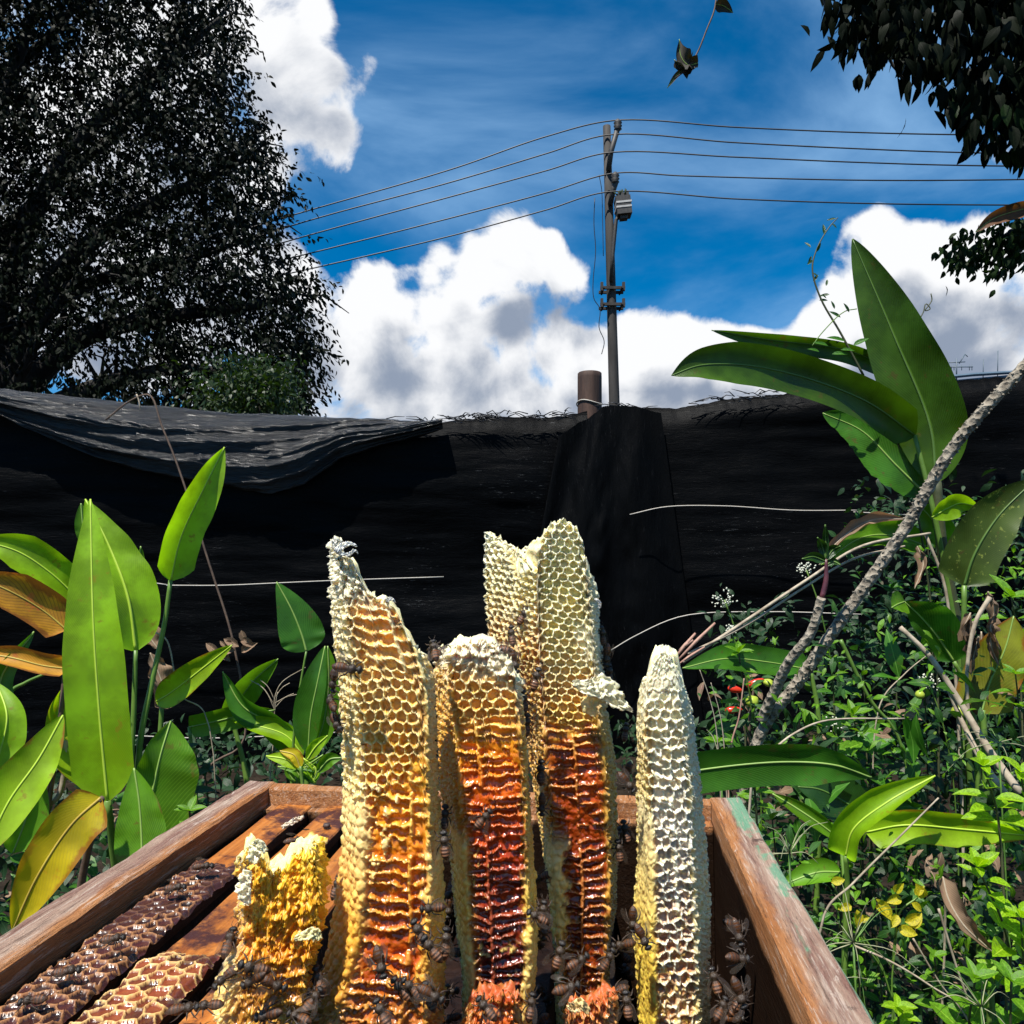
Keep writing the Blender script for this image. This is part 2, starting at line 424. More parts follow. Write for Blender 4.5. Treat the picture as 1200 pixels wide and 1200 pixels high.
# pale wires and threads along the sheeting
m_wire = simple('pale_wire', (.30, .28, .24), (.5, .46, .4), 200, .5)
WIRES = [[(738, 603), (780, 594), (850, 593), (930, 598), (1005, 598)],
         [(716, 762), (745, 745), (800, 722), (900, 717), (1010, 720)],
         [(195, 686), (260, 686), (330, 683), (400, 680), (520, 676)],
         [(1000, 600), (1090, 604), (1200, 600)],
         [(150, 862), (250, 865), (400, 858)],
         [(0, 652), (60, 660), (110, 672), (200, 686)]]
for w in WIRES:
    pts = [P(x, y, float(fdepth(x))-.17) for x, y in w]
    mb = MB(); mb.tube(bez(pts, 24), .0028, 5); par(mb.obj('wire', m_wire), fence)
# fence post of round brown timber
m_post, nt, p, o = mat_new('brown_timber')
n = noise(nt, 22, 6, .65, mp=(1, 1, .12))
nt.links.new(ramp(nt, n, [(.28, (.008, .004, .003)), (.5, (.04, .018, .011)), (.75, (.09, .045, .028))]), p.inputs['Base Color'])
setp(p, Roughness=.75); bump(nt, p, n, .7, .01)
post = thing('timber_post', 'round brown timber post standing up above the black fence beside the utility pole', 'post', P(690, 659, 4.13).to_tuple()[:2]+(0,))
d = 4.13; a = P(691, 437, d); b = Vector((a.x-.01, d, 0))
mb = MB(); rr = .066
pts = [b.lerp(a, t) for t in (0, .3, .6, .9, .985, .998, 1.0)]
mb.tube(pts, [rr*1.05, rr*1.03, rr, rr, rr, rr*.99, rr*.93], 22)
par(mb.obj('shaft', m_post), post)
mb = MB(); pz = P(691, 473, d).z
ring = [Vector((a.x-.002+(rr+.004)*math.cos(t), d+(rr+.004)*math.sin(t), pz+.01*math.sin(t*2))) for t in np.linspace(0, 2*math.pi, 25)]
mb.tube(ring, .0035, 5); par(mb.obj('wire_tie', m_wire), post)
# plain posts behind the sheeting that carry it
for k, px in enumerate((-420, -60)):
    dd = float(fdepth(px))+.12; t = P(px, float(topy(px))+12, dd)
    mb = MB(); mb.tube([Vector((t.x, dd, 0)), t], .05, 12); par(mb.obj('support_post', m_post), fence)
for k, px in enumerate((1010, 1320, 1700)):
    dd = float(fdepth(px))+.12; t = P(px, float(topy(px))+12, dd)
    mb = MB(); mb.tube([Vector((t.x, dd, 0)), t], .05, 12); par(mb.obj('support_post', m_post), fence)

# ============================================================ UTILITY POLE and lines
m_conc = simple('weathered_pole', (.010, .009, .008), (.045, .04, .036), 9, .85, .4, .01, mp=(1, 1, .2))
m_dark = simple('dark_metal', (.015, .014, .014), (.05, .046, .042), 30, .6)
m_cable = simple('power_cable', (.003, .003, .004), (.008, .008, .01), 3, .5)
PD = 14.0
pt = P(711, 148, PD); pb = P(720, 476, PD); pb2 = pb+(pb-pt)*((pb.z-0)/(pt.z-pb.z)); pb2.z = 0
pole = thing('utility_pole', 'tall weathered utility pole carrying five power lines', 'utility pole', tuple(pb2))
mb = MB(); mb.tube([pb2, pb, pt.lerp(pb, .5), pt], [.115, .1, .085, .072], 12); par(mb.obj('shaft', m_conc), pole)
def arm(points, r, mat=m_dark, name='arm', n=8):
    mb = MB(); mb.tube([P(x, y, PD+dz) for x, y, dz in points], r, n); return par(mb.obj(name, mat), pole)
arm([(713, 200, -.1), (716, 178, -.15), (724, 150, -.2)], .05)
arm([(715, 240, -.1), (719, 222, -.15), (722, 213, -.2)], .05)
arm([(716, 330, -.1), (718, 300, -.16), (722, 258, -.2), (727, 250, -.22)], .035, name='lamp_arm')
for x, y in ((724, 146), (721, 208)):
    c = P(x, y, PD-.2)
    mb = MB(); mb.tube([c+Vector((0, 0, z)) for z in (-.12, -.09, -.06, -.03, 0, .03, .06, .1)], [.03, .075, .05, .08, .05, .08, .06, .03], 12)
    par(mb.obj('insulator', m_dark), pole)
for y in (340, 359):
    c = P(717, y, PD)
    mb = MB(); mb.box(c+Vector((0, -.12, 0)), (.46, .05, .05)); mb.box(c+Vector((0, .12, 0)), (.46, .05, .05))
    for sx in (-.2, .2): mb.box(c+Vector((sx, -.13, .02)), (.05, .06, .16))
    for sx in (-.17, .17): mb.tube([c+Vector((sx, -.2, -.01)), c+Vector((sx, .2, -.01))], .02, 6)
    par(mb.obj('clamp_bracket', m_conc, smooth=False), pole)
# lamp box with pale bands
lc = P(730, 243, PD-.22); rot = Matrix.Rotation(R(-6), 3, 'Y')
mb = MB(); mb.box(lc, (.27, .27, .34), rot); mb.box(lc+Vector((0, 0, .2)), (.20, .2, .08), rot); mb.box(lc+Vector((.01, 0, -.2)), (.14, .14, .07), rot)
lamp = par(mb.obj('junction_box', m_dark, smooth=False), pole)
m_band = simple('pale_band', (.3, .29, .28), (.45, .44, .42), 20, .6)
for dz in (.05, -.04):
    mb = MB(); mb.box(lc+Vector((0, 0, dz)), (.285, .285, .035), rot); q = mb.obj('band', m_band, smooth=False); q.parent = lamp; q.matrix_parent_inverse = lamp.matrix_world.inverted()
# plants grown on the box top
mb = MB()
for k in range(26):
    b0 = lc+Vector((random.uniform(-.12, .08), random.uniform(-.1, .1), .2)); mb.tube([b0, b0+Vector((random.uniform(-.08, .05), 0, random.uniform(.04, .12)))], [.02, .006], 4)
q = mb.obj('moss_tuft', simple('moss', (.01, .02, .006), (.03, .05, .01), 30, .9)); q.parent = lamp; q.matrix_parent_inverse = lamp.matrix_world.inverted()
mb = MB(); mb.tube(bez([P(x, y, PD-.1) for x, y in ((697, 232), (696, 262), (698, 294), (695, 330), (696, 350), (703, 362), (702, 384), (708, 400), (705, 415))], 40), .008, 5)
par(mb.obj('loose_cable', m_cable), pole)
mb = MB(); mb.tube(bez([P(x, y, PD-.1) for x, y in ((702, 205), (705, 222), (706, 250), (707, 300))], 20), .007, 5); par(mb.obj('loose_cable', m_cable), pole)
LINES = [  # left end points, pole point, right points
 ([(-40, 378), (120, 320), (340, 253), (530, 198), (640, 160)], (722, 141), [(860, 149), (1000, 155), (1140, 158), (1500, 160)], 'topmost power line of the five meeting the tall utility pole'),
 ([(-40, 392), (120, 338), (350, 262), (530, 213), (640, 180)], (714, 158), [(860, 167), (1000, 174), (1140, 179), (1500, 184)], 'second power line from the top on the utility pole'),
 ([(-40, 398), (110, 350), (350, 279), (530, 230), (640, 200)], (713, 179), [(860, 184), (1000, 190), (1140, 194), (1500, 196)], 'middle power line of the five on the utility pole'),
 ([(0, 385), (130, 352), (350, 300), (530, 255), (640, 226)], (720, 203), [(800, 206), (1000, 211), (1140, 211), (1500, 205)], 'fourth power line down, tied to the lower pole insulator'),
 ([(40, 385), (150, 360), (350, 318), (530, 276), (640, 246)], (712, 225), [(860, 233), (1000, 238), (1140, 240), (1500, 240)], 'lowest power line, running just above the junction box on the pole')]
for l, c, r, lab in LINES:
    pts = [P(x, y, PD-.2+(712-x)*.0006) for x, y in l]+[P(c[0], c[1], PD-.2)]+[P(x, y, PD-.2-(x-712)*.0025) for x, y in r]
    mb = MB(); mb.tube(bez(pts, 90), .0125, 5); o = mb.obj('power_line', m_cable)
    tag(o, lab, 'power line', 'power lines strung across the sky')
# roof with aerials beyond the fence, far right
RD = 20.0
m_aer = simple('aerial_metal', (.05, .08, .1), (.09, .12, .15), 5, .5)
roofm = simple('roof_sheet', (.05, .09, .13), (.08, .13, .18), 2, .6)
house = thing('far_building', 'low flat roofed building whose roof edge just shows above the fence at right', 'building', (P(1150, 440, RD+2).x, RD+2, 0))
mb = MB(); a = P(1080, 452, RD); b = P(1250, 442, RD)
mb.box(((a.x+b.x)/2+1, RD+2, a.z/2-.1), (b.x-a.x+3, 3.6, a.z-.2)); par(mb.obj('wall', m_conc, smooth=False), house)
mb = MB(); mb.tube([P(1078, 449, RD), P(1100, 443, RD), P(1140, 439, RD), P(1260, 432, RD)], .05, 6); 
V = [P(1078, 449, RD), P(1260, 432, RD), P(1260, 432, RD)+Vector((0, 4, .2)), P(1078, 449, RD)+Vector((0, 4, .2))]
V2 = [v-Vector((0, 0, .12)) for v in V]
mb.add(V+V2, [(0, 1, 2, 3), (7, 6, 5, 4), (0, 4, 5, 1), (1, 5, 6, 2), (2, 6, 7, 3), (3, 7, 4, 0)])
par(mb.obj('roof', roofm, smooth=False), house)
aer = thing('rooftop_aerial', 'branched television aerial on the far roof right of the banana leaves', 'aerial', tuple(P(1121, 441, RD)))
mb = MB()
def seg(mb, a, b, r=.014): mb.tube([P(*a, RD), P(*b, RD)], r, 5)
seg(mb, (1121, 446), (1121, 420), .018); seg(mb, (1112, 425), (1131, 424)); seg(mb, (1124, 426), (1131, 415)); seg(mb, (1114, 430), (1140, 430))
for x in (1115, 1118, 1127, 1136, 1139): seg(mb, (x, 427), (x, 434), .009)
seg(mb, (1101, 441), (1112, 430), .012); seg(mb, (1131, 415), (1134, 418), .012)
par(mb.obj('aerial', m_aer), aer)
for x, y0, lab in ((1152, 421, 'short thin mast left of the taller mast on the far roof'), (1169, 411, 'taller thin mast farthest right on the far roof')):
    mb = MB(); seg(mb, (x, 446), (x+.5, y0), .012); tag(mb.obj('roof_mast', m_aer), lab, 'mast', 'thin masts on the far roof')
# ============================================================ LEAF CLOUDS (joined crowns)
def leaf_cloud(name, C, D, Nn, L, W, mats, parent=None, fold=.25, curl=.2):
    """C centres(base of leaf), D direction unit, Nn normal unit, L,W arrays -> one mesh of 4-triangle leaves"""
    n = len(C); D = D/np.linalg.norm(D, axis=1, keepdims=True)
    S = np.cross(D, Nn); S /= (np.linalg.norm(S, axis=1, keepdims=True)+1e-9); Nn = np.cross(S, D)
    L = L[:, None]; W = W[:, None]
    base = C; tip = C+D*L-Nn*L*curl
    def st(t, w, s): return C+D*L*t+S*W*w*s+Nn*W*fold*w*2-Nn*L*curl*t*t
    V = np.stack([base, st(.18, .30, 1), st(.42, .5, 1), st(.72, .36, 1), tip, st(.72, .36, -1), st(.42, .5, -1), st(.18, .30, -1)], 1).reshape(-1, 3)
    b = np.arange(n)*8
    Fq = np.concatenate([np.stack([b, b+1, b+2, b+7], 1), np.stack([b+7, b+2, b+3, b+6], 1), np.stack([b+6, b+3, b+4, b+5], 1)])
    uv = np.tile(np.array([[0, 0], [-.6, .18], [-1, .42], [-.7, .72], [0, 1], [.7, .72], [1, .42], [.6, .18]]), (n, 1))
    me = np_mesh(name, V, Fq, True, uv)
    return link(name, me, mats, parent)
def unit(a): return a/np.linalg.norm(a, axis=-1, keepdims=True)
def rnd3(n, s=1.0): return rng.normal(size=(n, 3))*s

m_bark = simple('dark_bark', (.006, .005, .004), (.022, .019, .016), 10, .9, .8, .03, mp=(1, 1, .4))
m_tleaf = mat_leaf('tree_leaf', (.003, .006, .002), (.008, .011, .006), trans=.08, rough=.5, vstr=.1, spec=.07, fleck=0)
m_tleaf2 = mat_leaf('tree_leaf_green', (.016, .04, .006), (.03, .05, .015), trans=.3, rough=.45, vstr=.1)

# ---- the big tree on the left
TD = 15.0
tree = thing('broad_tree', 'huge dark leafy tree towering over the left half of the fence', 'tree', (P(-90, 600, TD).x, TD, 0))
root = Vector((P(-90, 600, TD).x, TD, 0))
mb = MB()
mb.tube(bez([root, P(-80, 640, TD), P(-55, 560, TD)], 10), [.62, .6, .58, .55, .52, .5, .48, .46, .44, .42], 14); par(mb.obj('trunk', m_bark), tree)
fork = P(-55, 575, TD)
LIMBS = [([(20, 500), (110, 455), (200, 432), (300, 440)], .3), ([(20, 470), (90, 400), (190, 372), (290, 360), (345, 345)], .3), ([(10, 440), (60, 330), (140, 260), (240, 210), (300, 180)], .3),
         ([(-10, 430), (20, 300), (80, 180), (190, 80), (260, 20)], .3), ([(-50, 420), (-40, 250), (10, 100), (60, -40)], .34), ([(60, 520), (150, 500), (240, 480), (330, 470)], .2),
         ([(-100, 400), (-160, 250), (-200, 100)], .3), ([(30, 395), (110, 330), (200, 310), (320, 270)], .2), ([(-30, 330), (60, 220), (160, 130), (230, -30)], .24),
         ([(0, 480), (30, 430), (50, 380), (110, 300)], .16), ([(-60, 300), (-20, 120), (60, 40), (140, -60)], .22)]
tips = []
for lp, r0 in LIMBS:
    dz = random.uniform(-1.6, 1.4)
    pts = [fork]+[P(x, y, TD+dz*(i+1)/len(lp)) for i, (x, y) in enumerate(lp)]
    c = bez(pts, 22); mb = MB(); mb.tube(c, list(np.linspace(r0, .04, 22)), 9); par(mb.obj('branch', m_bark), tree)
    mb = MB()
    for i in range(5, 22):
        for q in range(2):
            a = c[i]; t = (c[i]-c[i-1]).normalized()
            dr = (t*random.uniform(.3, 1)+Vector((random.gauss(0, .7), random.gauss(0, .7), random.gauss(.05, .6)))).normalized()
            L = random.uniform(.4, 1.2); b = a+dr*L*.55+Vector((0, 0, .1)); e = a+dr*L+Vector((0, 0, -.15*L))
            mb.tube([a, b, e], [max(.02, r0*.28*(1-i/26)), .022, .008], 5); tips += [b, e]
    q = par(mb.obj('twigs', m_bark), tree); q['kind'] = 'stuff'
def edge_x(py):      # outline of the crown
    return np.interp(py, [-300, -60, 0, 60, 130, 180, 230, 270, 330, 380, 430, 470, 500], [150, 260, 275, 285, 298, 316, 328, 340, 365, 368, 365, 355, 345])
NT = 24000
px = rng.uniform(-420, 385, NT); py = rng.uniform(-330, 510, NT)
dep = TD+rng.uniform(-2.4, 2.4, NT)
gn = fbm(px/55, py/42, dep*.35, o=3, seed=41)
keep = px < edge_x(py)-8+(fbm(py/26, dep, seed=51)-.5)*70
# looser low on the left where branches show, tighter in the middle
loose = np.exp(-((px-60)/130)**2-((py-420)/80)**2)*.19+np.exp(-((px-20)/70)**2-((py-120)/60)**2)*.10+np.exp(-((px-45)/55)**2-((py-250)/35)**2)*.08
keep &= gn > .352+loose-.10*np.clip((py-425)/30, 0, 1)+rng.uniform(-.07, .07, NT)
px, py, dep = px[keep], py[keep], dep[keep]
A = np.array([P(a, b, c) for a, b, c in zip(px, py, dep)])
cen = np.array(P(60, 420, TD)); outd = unit(A-cen)
tw = unit(outd*.8+rnd3(len(A), .5)+np.array([0, 0, -.35]))
Cs, Ds, Ns, Ls, Ws = [], [], [], [], []
for k in range(11):
    t = k/10.0*.62
    c = A+tw*t+np.array([0, 0, -1])*(t**2)*.35
    dd = unit(tw*.5+rnd3(len(A), .5)+np.array([.1, 0, -.9]))
    Cs.append(c+rnd3(len(A), .03)); Ds.append(dd); Ns.append(unit(rnd3(len(A))+np.array([0, -.3, .6])))
    Ls.append(rng.uniform(.09, .155, len(A))); Ws.append(rng.uniform(.042, .065, len(A)))
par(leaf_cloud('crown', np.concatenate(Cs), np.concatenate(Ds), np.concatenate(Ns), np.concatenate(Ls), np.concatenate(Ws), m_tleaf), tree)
# bright green low crown at its foot
bush = thing('green_tree', 'smaller mid green tree in front of the big dark tree, just above the fence', 'tree', (P(300, 600, 10).x, 10, 0))
b0 = P(300, 600, 10); b0.z = 0
mb = MB(); mb.tube(bez([b0, P(296, 560, 10), P(300, 500, 10), P(315, 450, 10)], 10), list(np.linspace(.13, .04, 10)), 9); par(mb.obj('trunk', m_bark), bush)
NB = 900
bx = rng.normal(300, 34, NB); by = rng.normal(462, 22, NB); bd = 10+rng.uniform(-.6, .6, NB)
k = (bx < 352) & (by > 415); bx, by, bd = bx[k], by[k], bd[k]
A = np.array([P(a, b, c) for a, b, c in zip(bx, by, bd)])
Cs, Ds, Ns = [], [], []
for k in range(4):
    Cs.append(A+rnd3(len(A), .07)); Ds.append(unit(rnd3(len(A), .6)+np.array([0, 0, -.5]))); Ns.append(unit(rnd3(len(A))+np.array([0, 0, .8])))
C = np.concatenate(Cs)
par(leaf_cloud('crown', C, np.concatenate(Ds), np.concatenate(Ns), rng.uniform(.06, .11, len(C)), rng.uniform(.03, .045, len(C)), m_tleaf2), bush)

# ---- overhanging tree, upper right, close
OD = 2.6
over = thing('overhanging_tree', 'dark tree whose leafy boughs hang into the upper right corner', 'tree', (2.6, 2.9, 0))
mb = MB(); mb.tube(bez([(2.6, 2.9, 0), (2.5, 2.85, 1.2), (2.35, 2.75, 2.4), (2.2, 2.7, 3.4)], 14), list(np.linspace(.16, .07, 14)), 12); par(mb.obj('trunk', m_bark), over)
BO = [([(1290, 40), (1200, 30), (1120, 20), (1040, 22), (1000, 45)], .028), ([(1290, 60), (1210, 80), (1160, 130), (1155, 170)], .022), ([(1290, -20), (1180, -30), (1090, -10), (1040, 60), (1065, 100)], .02),
      ([(1310, 260), (1210, 262), (1160, 285), (1110, 305)], .013), ([(1210, 262), (1190, 300), (1165, 325)], .007)]
bc = []
top = Vector((2.3, 2.72, 2.6))
for lp, r0 in BO:
    pts = ([top] if lp[0][0] > 1250 else [])+[P(x, y, OD) for x, y in lp]
    c = bez(pts, 18); bc.append(c); mb = MB(); mb.tube(c, list(np.linspace(r0, .003, 18)), 7); par(mb.obj('branch', m_bark), over)
m_dleaf = mat_leaf('dark_bough_leaf', (.003, .006, .002), (.008, .010, .006), trans=.06, spec=.04, fleck=0, rough=.5, vstr=.2, vfreq=9)
m_dleaf2 = mat_leaf('bough_leaf', (.008, .022, .004), (.02, .035, .01), trans=.2, spec=.08, fleck=0, rough=.5, vstr=.2, vfreq=9)
def inside_a(x, y):
    yl = np.interp(x, [984, 996, 1030, 1060, 1090, 1120, 1140, 1200, 1400], [40, 62, 58, 85, 110, 135, 175, 192, 200])
    return (x > 986) & (y < yl-6) & (y > -140)
NA = 2900
ax = rng.uniform(984, 1420, NA); ay = rng.uniform(-140, 200, NA)
k = inside_a(ax, ay)
k &= ~((np.abs(ax-1095) < 22) & (np.abs(ay-92) < 10))
ax, ay = ax[k], ay[k]; ad = OD+rng.uniform(-.35, .3, len(ax))
# leaf mesh shared
def small_leaf_mesh(name, mat, aspect=.42, fold=.22, curl=.12, seg=5, tipsharp=1.0):
    V = []; Fs = []; uv = []
    for i in range(seg+1):
        t = i/seg; w = aspect*.5*math.sin(math.pi*min(1, t**.8))**.75*(1 if t < .98 else .1)
        if i == 0: w = .012
        if i == seg: w = .004
        z = -curl*t*t*1.0
        for s in (-1, -.5, 0, .5, 1):
            V.append((s*w, t, z+abs(s)*w*fold*2)); uv.append((s, t))
    for i in range(seg):
        for j in range(4):
            a = i*5+j; Fs.append((a, a+1, a+6, a+5))
    me = np_mesh(name, np.array(V), np.array(Fs), True, uv); me.materials.append(mat); return me
me_dl = small_leaf_mesh('bough_leaf_dark', m_dleaf); me_dl2 = small_leaf_mesh('bough_leaf_light', m_dleaf2)
def place_leaf(me, loc, direc, nor, L, parent, name='leaf', wscale=1.0):
    y = Vector(direc).normalized(); z = Vector(nor); z = (z-y*z.dot(y)).normalized(); x = y.cross(z)
    M = Matrix(((x.x*L*wscale, y.x*L, z.x*L, loc[0]), (x.y*L*wscale, y.y*L, z.y*L, loc[1]), (x.z*L*wscale, y.z*L, z.z*L, loc[2]), (0, 0, 0, 1)))
    o = bpy.data.objects.new(name, me); col.objects.link(o); o.parent = parent
    o.matrix_local = parent.matrix_world.inverted() @ M
    return o
order = np.argsort(ay+ (1200-ax)*.3)[::-1]
for n_, i in enumerate(order[:260]):
    dr = Vector((random.gauss(0, .3), random.gauss(0, .3), -1)); nr = Vector((random.gauss(0, .6), -.8, random.gauss(.3, .5)))
    place_leaf(random.choice((me_dl, me_dl, me_dl2)), P(ax[i], ay[i], ad[i]), dr, nr, random.uniform(.06, .085), over)
rest = order[260:]
A = np.array([P(ax[i], ay[i], ad[i]) for i in rest]); A = np.concatenate([A, A+rnd3(len(A), .06)])
o = par(leaf_cloud('crown', A, unit(rnd3(len(A), .3)+np.array([0, 0, -1])), unit(rnd3(len(A), .5)+np.array([0, -.8, .3])), rng.uniform(.06, .09, len(A)), rng.uniform(.024, .034, len(A)), m_dleaf), over)
# second bough of smaller leaves
NB = 330
t = rng.uniform(0, 1, NB)
bx = 1225-t*115+rng.normal(0, 8, NB); by = 262+t*38+rng.normal(0, 16, NB)*(1-.3*t)
br = rng.uniform(0, 1, 170); bx = np.concatenate([bx, 1215-br*50+rng.normal(0, 8, 170)]); by = np.concatenate([by, 265+br*52+rng.normal(0, 9, 170)])
A = np.array([P(a, b, OD+rng.uniform(-.12, .12)) for a, b in zip(bx, by)])
for i in range(len(A)):
    place_leaf(random.choice((me_dl, me_dl2)), A[i], Vector((random.gauss(-.2, .4), random.gauss(0, .3), -1)), Vector((random.gauss(0, .6), -.8, .5)), random.uniform(.030, .046), over) if i < 38 else None
A = A[38:]
par(leaf_cloud('lower_bough_leaves', A, unit(rnd3(len(A), .45)+np.array([-.2, 0, -1])), unit(rnd3(len(A), .5)+np.array([0, -.8, .4])), rng.uniform(.03, .046, len(A)), rng.uniform(.014, .02, len(A)), m_dleaf2), over)['kind'] = 'stuff'
# ============================================================ BIG LEAVED PLANTS
LIME = mat_leaf('lime_leaf', (.26, .50, .006), (.46, .62, .05), trans=.5, rough=.4, vfreq=46, vstr=.2)
LIME_E = mat_leaf('lime_leaf_browned_edge', (.30, .50, .008), (.46, .62, .05), edge=(.30, .12, .015), edge_amt=.12, trans=.5, rough=.4, vfreq=46, vstr=.2)
MIDG = mat_leaf('mid_green_leaf', (.11, .29, .008), (.25, .42, .04), trans=.45, rough=.38, vfreq=34, edge=(.16, .09, .02), edge_amt=-.02)
GREEN = mat_leaf('green_leaf', (.045, .17, .010), (.12, .27, .04), trans=.4, rough=.34, vfreq=30)
DEEP = mat_leaf('deep_green_leaf', (.018, .065, .010), (.05, .12, .03), trans=.3, rough=.32, vfreq=40, vstr=.3)
BANA = mat_leaf('banana_leaf', (.042, .105, .003), (.10, .20, .012), trans=.36, rough=.36, vfreq=46, vstr=.30, edge=(.1, .06, .02), edge_amt=-.12, tcol=(1.1, 1.15, .3))
BANAS = mat_leaf('banana_leaf_speckled', (.055, .095, .012), (.12, .18, .03), trans=.32, rough=.4, vfreq=40, vstr=.2, spots=(.26, .30, .06))
YEL = mat_leaf('yellowing_leaf', (.66, .52, .01), (.42, .36, .04), edge=(.34, .12, .012), edge_amt=.30, trans=.5, rough=.5, vfreq=24)
ORG = mat_leaf('orange_dying_leaf', (.60, .28, .02), (.16, .06, .015), edge=(.2, .07, .015), edge_amt=.34, trans=.4, rough=.55, vfreq=18, vstr=.55)
OLV = mat_leaf('olive_leaf', (.22, .24, .01), (.3, .3, .03), edge=(.3, .10, .01), edge_amt=.22, trans=.45, rough=.5)
DRY = mat_leaf('withered_leaf', (.22, .14, .085), (.32, .23, .15), trans=.2, rough=.8, vfreq=16, vstr=.5, tcol=(1.2, 1, .7))
m_stem = simple('green_stem', (.07, .15, .02), (.13, .22, .035), 30, .45, .2, .002)
m_stemd = simple('dark_stem', (.03, .045, .012), (.07, .07, .03), 30, .6, .3, .003)
m_dry = simple('dry_stalk', (.20, .15, .10), (.45, .38, .28), 60, .8, .4, .002)
m_drydark = simple('dark_dry_stalk', (.06, .035, .025), (.14, .09, .06), 60, .8, .4, .002)

SHAPES = {
 'lance': lambda t: math.sin(math.pi*t**.82)**.72,
 'paddle': lambda t: (min(1, t/.10)**.55)*(1-max(0, (t-.45)/.55)**2.0)**.9,
 'ovate': lambda t: math.sin(math.pi*t**.62)**.8,
 'strip': lambda t: min(1, t/.07)**.6*min(1, (1-t)/.38)**.75,
}
def big_leaf(pts, wpx, mat, parent, shape='paddle', fold=.18, roll=0.0, wl=1.0, wr=1.0, wave=.05, n=30, m=6, label=None, seed=0, curl=0.0, torn=0.0):
    """pts [(px,py,depth)..] base -> tip. wpx = full width in pixels at the first point's depth. roll turns the blade about its rib."""
    Q = [P(*p) for p in pts]; c = bez(Q, n)
    dmid = sum(p[2] for p in pts)/len(pts); W = wpx*dmid/F*.5
    org = parent.matrix_world.translation.copy()
    Vv = []; uv = []; camp = Vector((0, 0, H))
    L = sum((c[i+1]-c[i]).length for i in range(n-1))
    for i in range(n):
        t = i/(n-1); tg = (c[min(i+1, n-1)]-c[max(i-1, 0)]).normalized()
        fc = (camp-c[i]).normalized(); fc = (fc-tg*fc.dot(tg)).normalized()
        side = tg.cross(fc).normalized()
        ro = roll if not isinstance(roll, (tuple, list)) else roll[0]+(roll[1]-roll[0])*t
        M = Matrix.Rotation(R(ro), 3, tg); fc = M @ fc; side = M @ side
        sh = SHAPES[shape](min(max(t, 0.002), .998))
        for j in range(-m, m+1):
            u = j/m; w = W*sh*(wl if u < 0 else wr)
            wv = wave*W*math.sin(t*17+u*2+seed*3+math.sin(t*7+seed)*2)*abs(u)**1.5*sh
            te = 1.0
            if torn and abs(u) > .8: te = 1-torn*random.random()
            a = fold*abs(u)
            off = side*(u*w*te*math.cos(a)) + fc*(w*abs(u)*math.sin(a)*1.0 + wv - curl*W*u*u*sh)
            Vv.append(tuple(c[i]+off-org)); uv.append((u, t*L/ (W*5+1e-6)))
    k = 2*m+1; fs = []
    for i in range(n-1):
        for j in range(k-1):
            a = i*k+j; fs.append((a, a+1, a+k+1, a+k))
    me = np_mesh('leaf', np.array(Vv), np.array(fs), True, uv)
    o = link('leaf', me, mat, parent)
    # raised midrib
    mb = MB(); rr = [max(.0012, W*.055*(1-.85*i/(n-1))) for i in range(n)]
    mb.tube([Vector(Vv[i*k+m])-Vector((0, 0, 0)) for i in range(n)], rr, 5); q = mb.obj('midrib', RIB.get(mat.name, m_rib), o)
    if label: o['label'] = label
    return o
m_rib = simple('leaf_rib', (.16, .26, .05), (.22, .34, .07), 30, .45, .1, .001)
m_rib_d = simple('leaf_rib_dark', (.05, .11, .015), (.08, .15, .025), 30, .45, .1, .001)
m_rib_y = simple('leaf_rib_yellow', (.42, .33, .05), (.3, .2, .03), 30, .5, .1, .001)
m_rib_l = simple('leaf_rib_lime', (.30, .44, .03), (.38, .52, .05), 30, .5, .1, .001)
RIB = {'lime_leaf': m_rib_l, 'lime_leaf_browned_edge': m_rib_l, 'banana_leaf': m_rib_d, 'deep_green_leaf': m_rib_d, 'green_leaf': m_rib, 'yellowing_leaf': m_rib_y, 'orange_dying_leaf': m_rib_y, 'withered_leaf': m_dry, 'banana_leaf_speckled': m_rib_d}
def stem(pts, r, parent, mat=None, name='stem', n=16, ground=True):
    Q = [P(*p) for p in pts]
    if ground:
        e = Q[-1].copy(); g_ = Vector((e.x+random.uniform(-.04, .04), e.y+.03, 0)); Q.append(g_)
    org = parent.matrix_world.translation
    c = bez([q-org for q in Q], n); mb = MB()
    mb.tube(c, list(np.linspace(r*.7, r*1.1, n)), 7); return mb.obj(name, mat or m_stem, parent)
def plant(name, label, cat, px, d, group=None):
    return thing(name, label, cat, (P(px, 659, d).x, d, 0), group)

# ---- left hand clump
A1 = plant('tall_leaf_plant', 'lush plant at left with one huge upright pale green paddle leaf before the fence', 'plant', 135, 1.05)
big_leaf([(126, 938, 1.0), (116, 830, 1.0), (109, 720, 1.01), (106, 585, 1.05)], 66, LIME, A1, 'paddle', .22, -14, 1.0, 1.0, .05, n=40, label='tallest upright pale green leaf', seed=1)
stem([(126, 938, 1.0), (135, 1010, 1.03), (150, 1100, 1.06)], .0065, A1)
big_leaf([(159, 762, 1.12), (150, 700, 1.12), (128, 640, 1.13), (100, 585, 1.14)], 84, LIME, A1, 'ovate', .3, 20, 1.0, .8, .05, seed=2, label='broad lime leaf behind the tallest one')
stem([(159, 762, 1.12), (157, 830, 1.12), (152, 940, 1.12)], .0045, A1)
big_leaf([(200, 680, 1.15), (212, 630, 1.15), (240, 570, 1.16), (263, 524, 1.18)], 46, LIME, A1, 'paddle', .35, 22, 1.0, 1.0, .04, seed=3, label='narrow bright lime leaf raised highest on its stem')
stem([(200, 680, 1.15), (193, 730, 1.15), (178, 800, 1.14), (163, 880, 1.13)], .0045, A1)
big_leaf([(100, 640, 1.2), (97, 615, 1.2), (95, 590, 1.2)], 18, MIDG, A1, 'lance', .3, 0, seed=4)
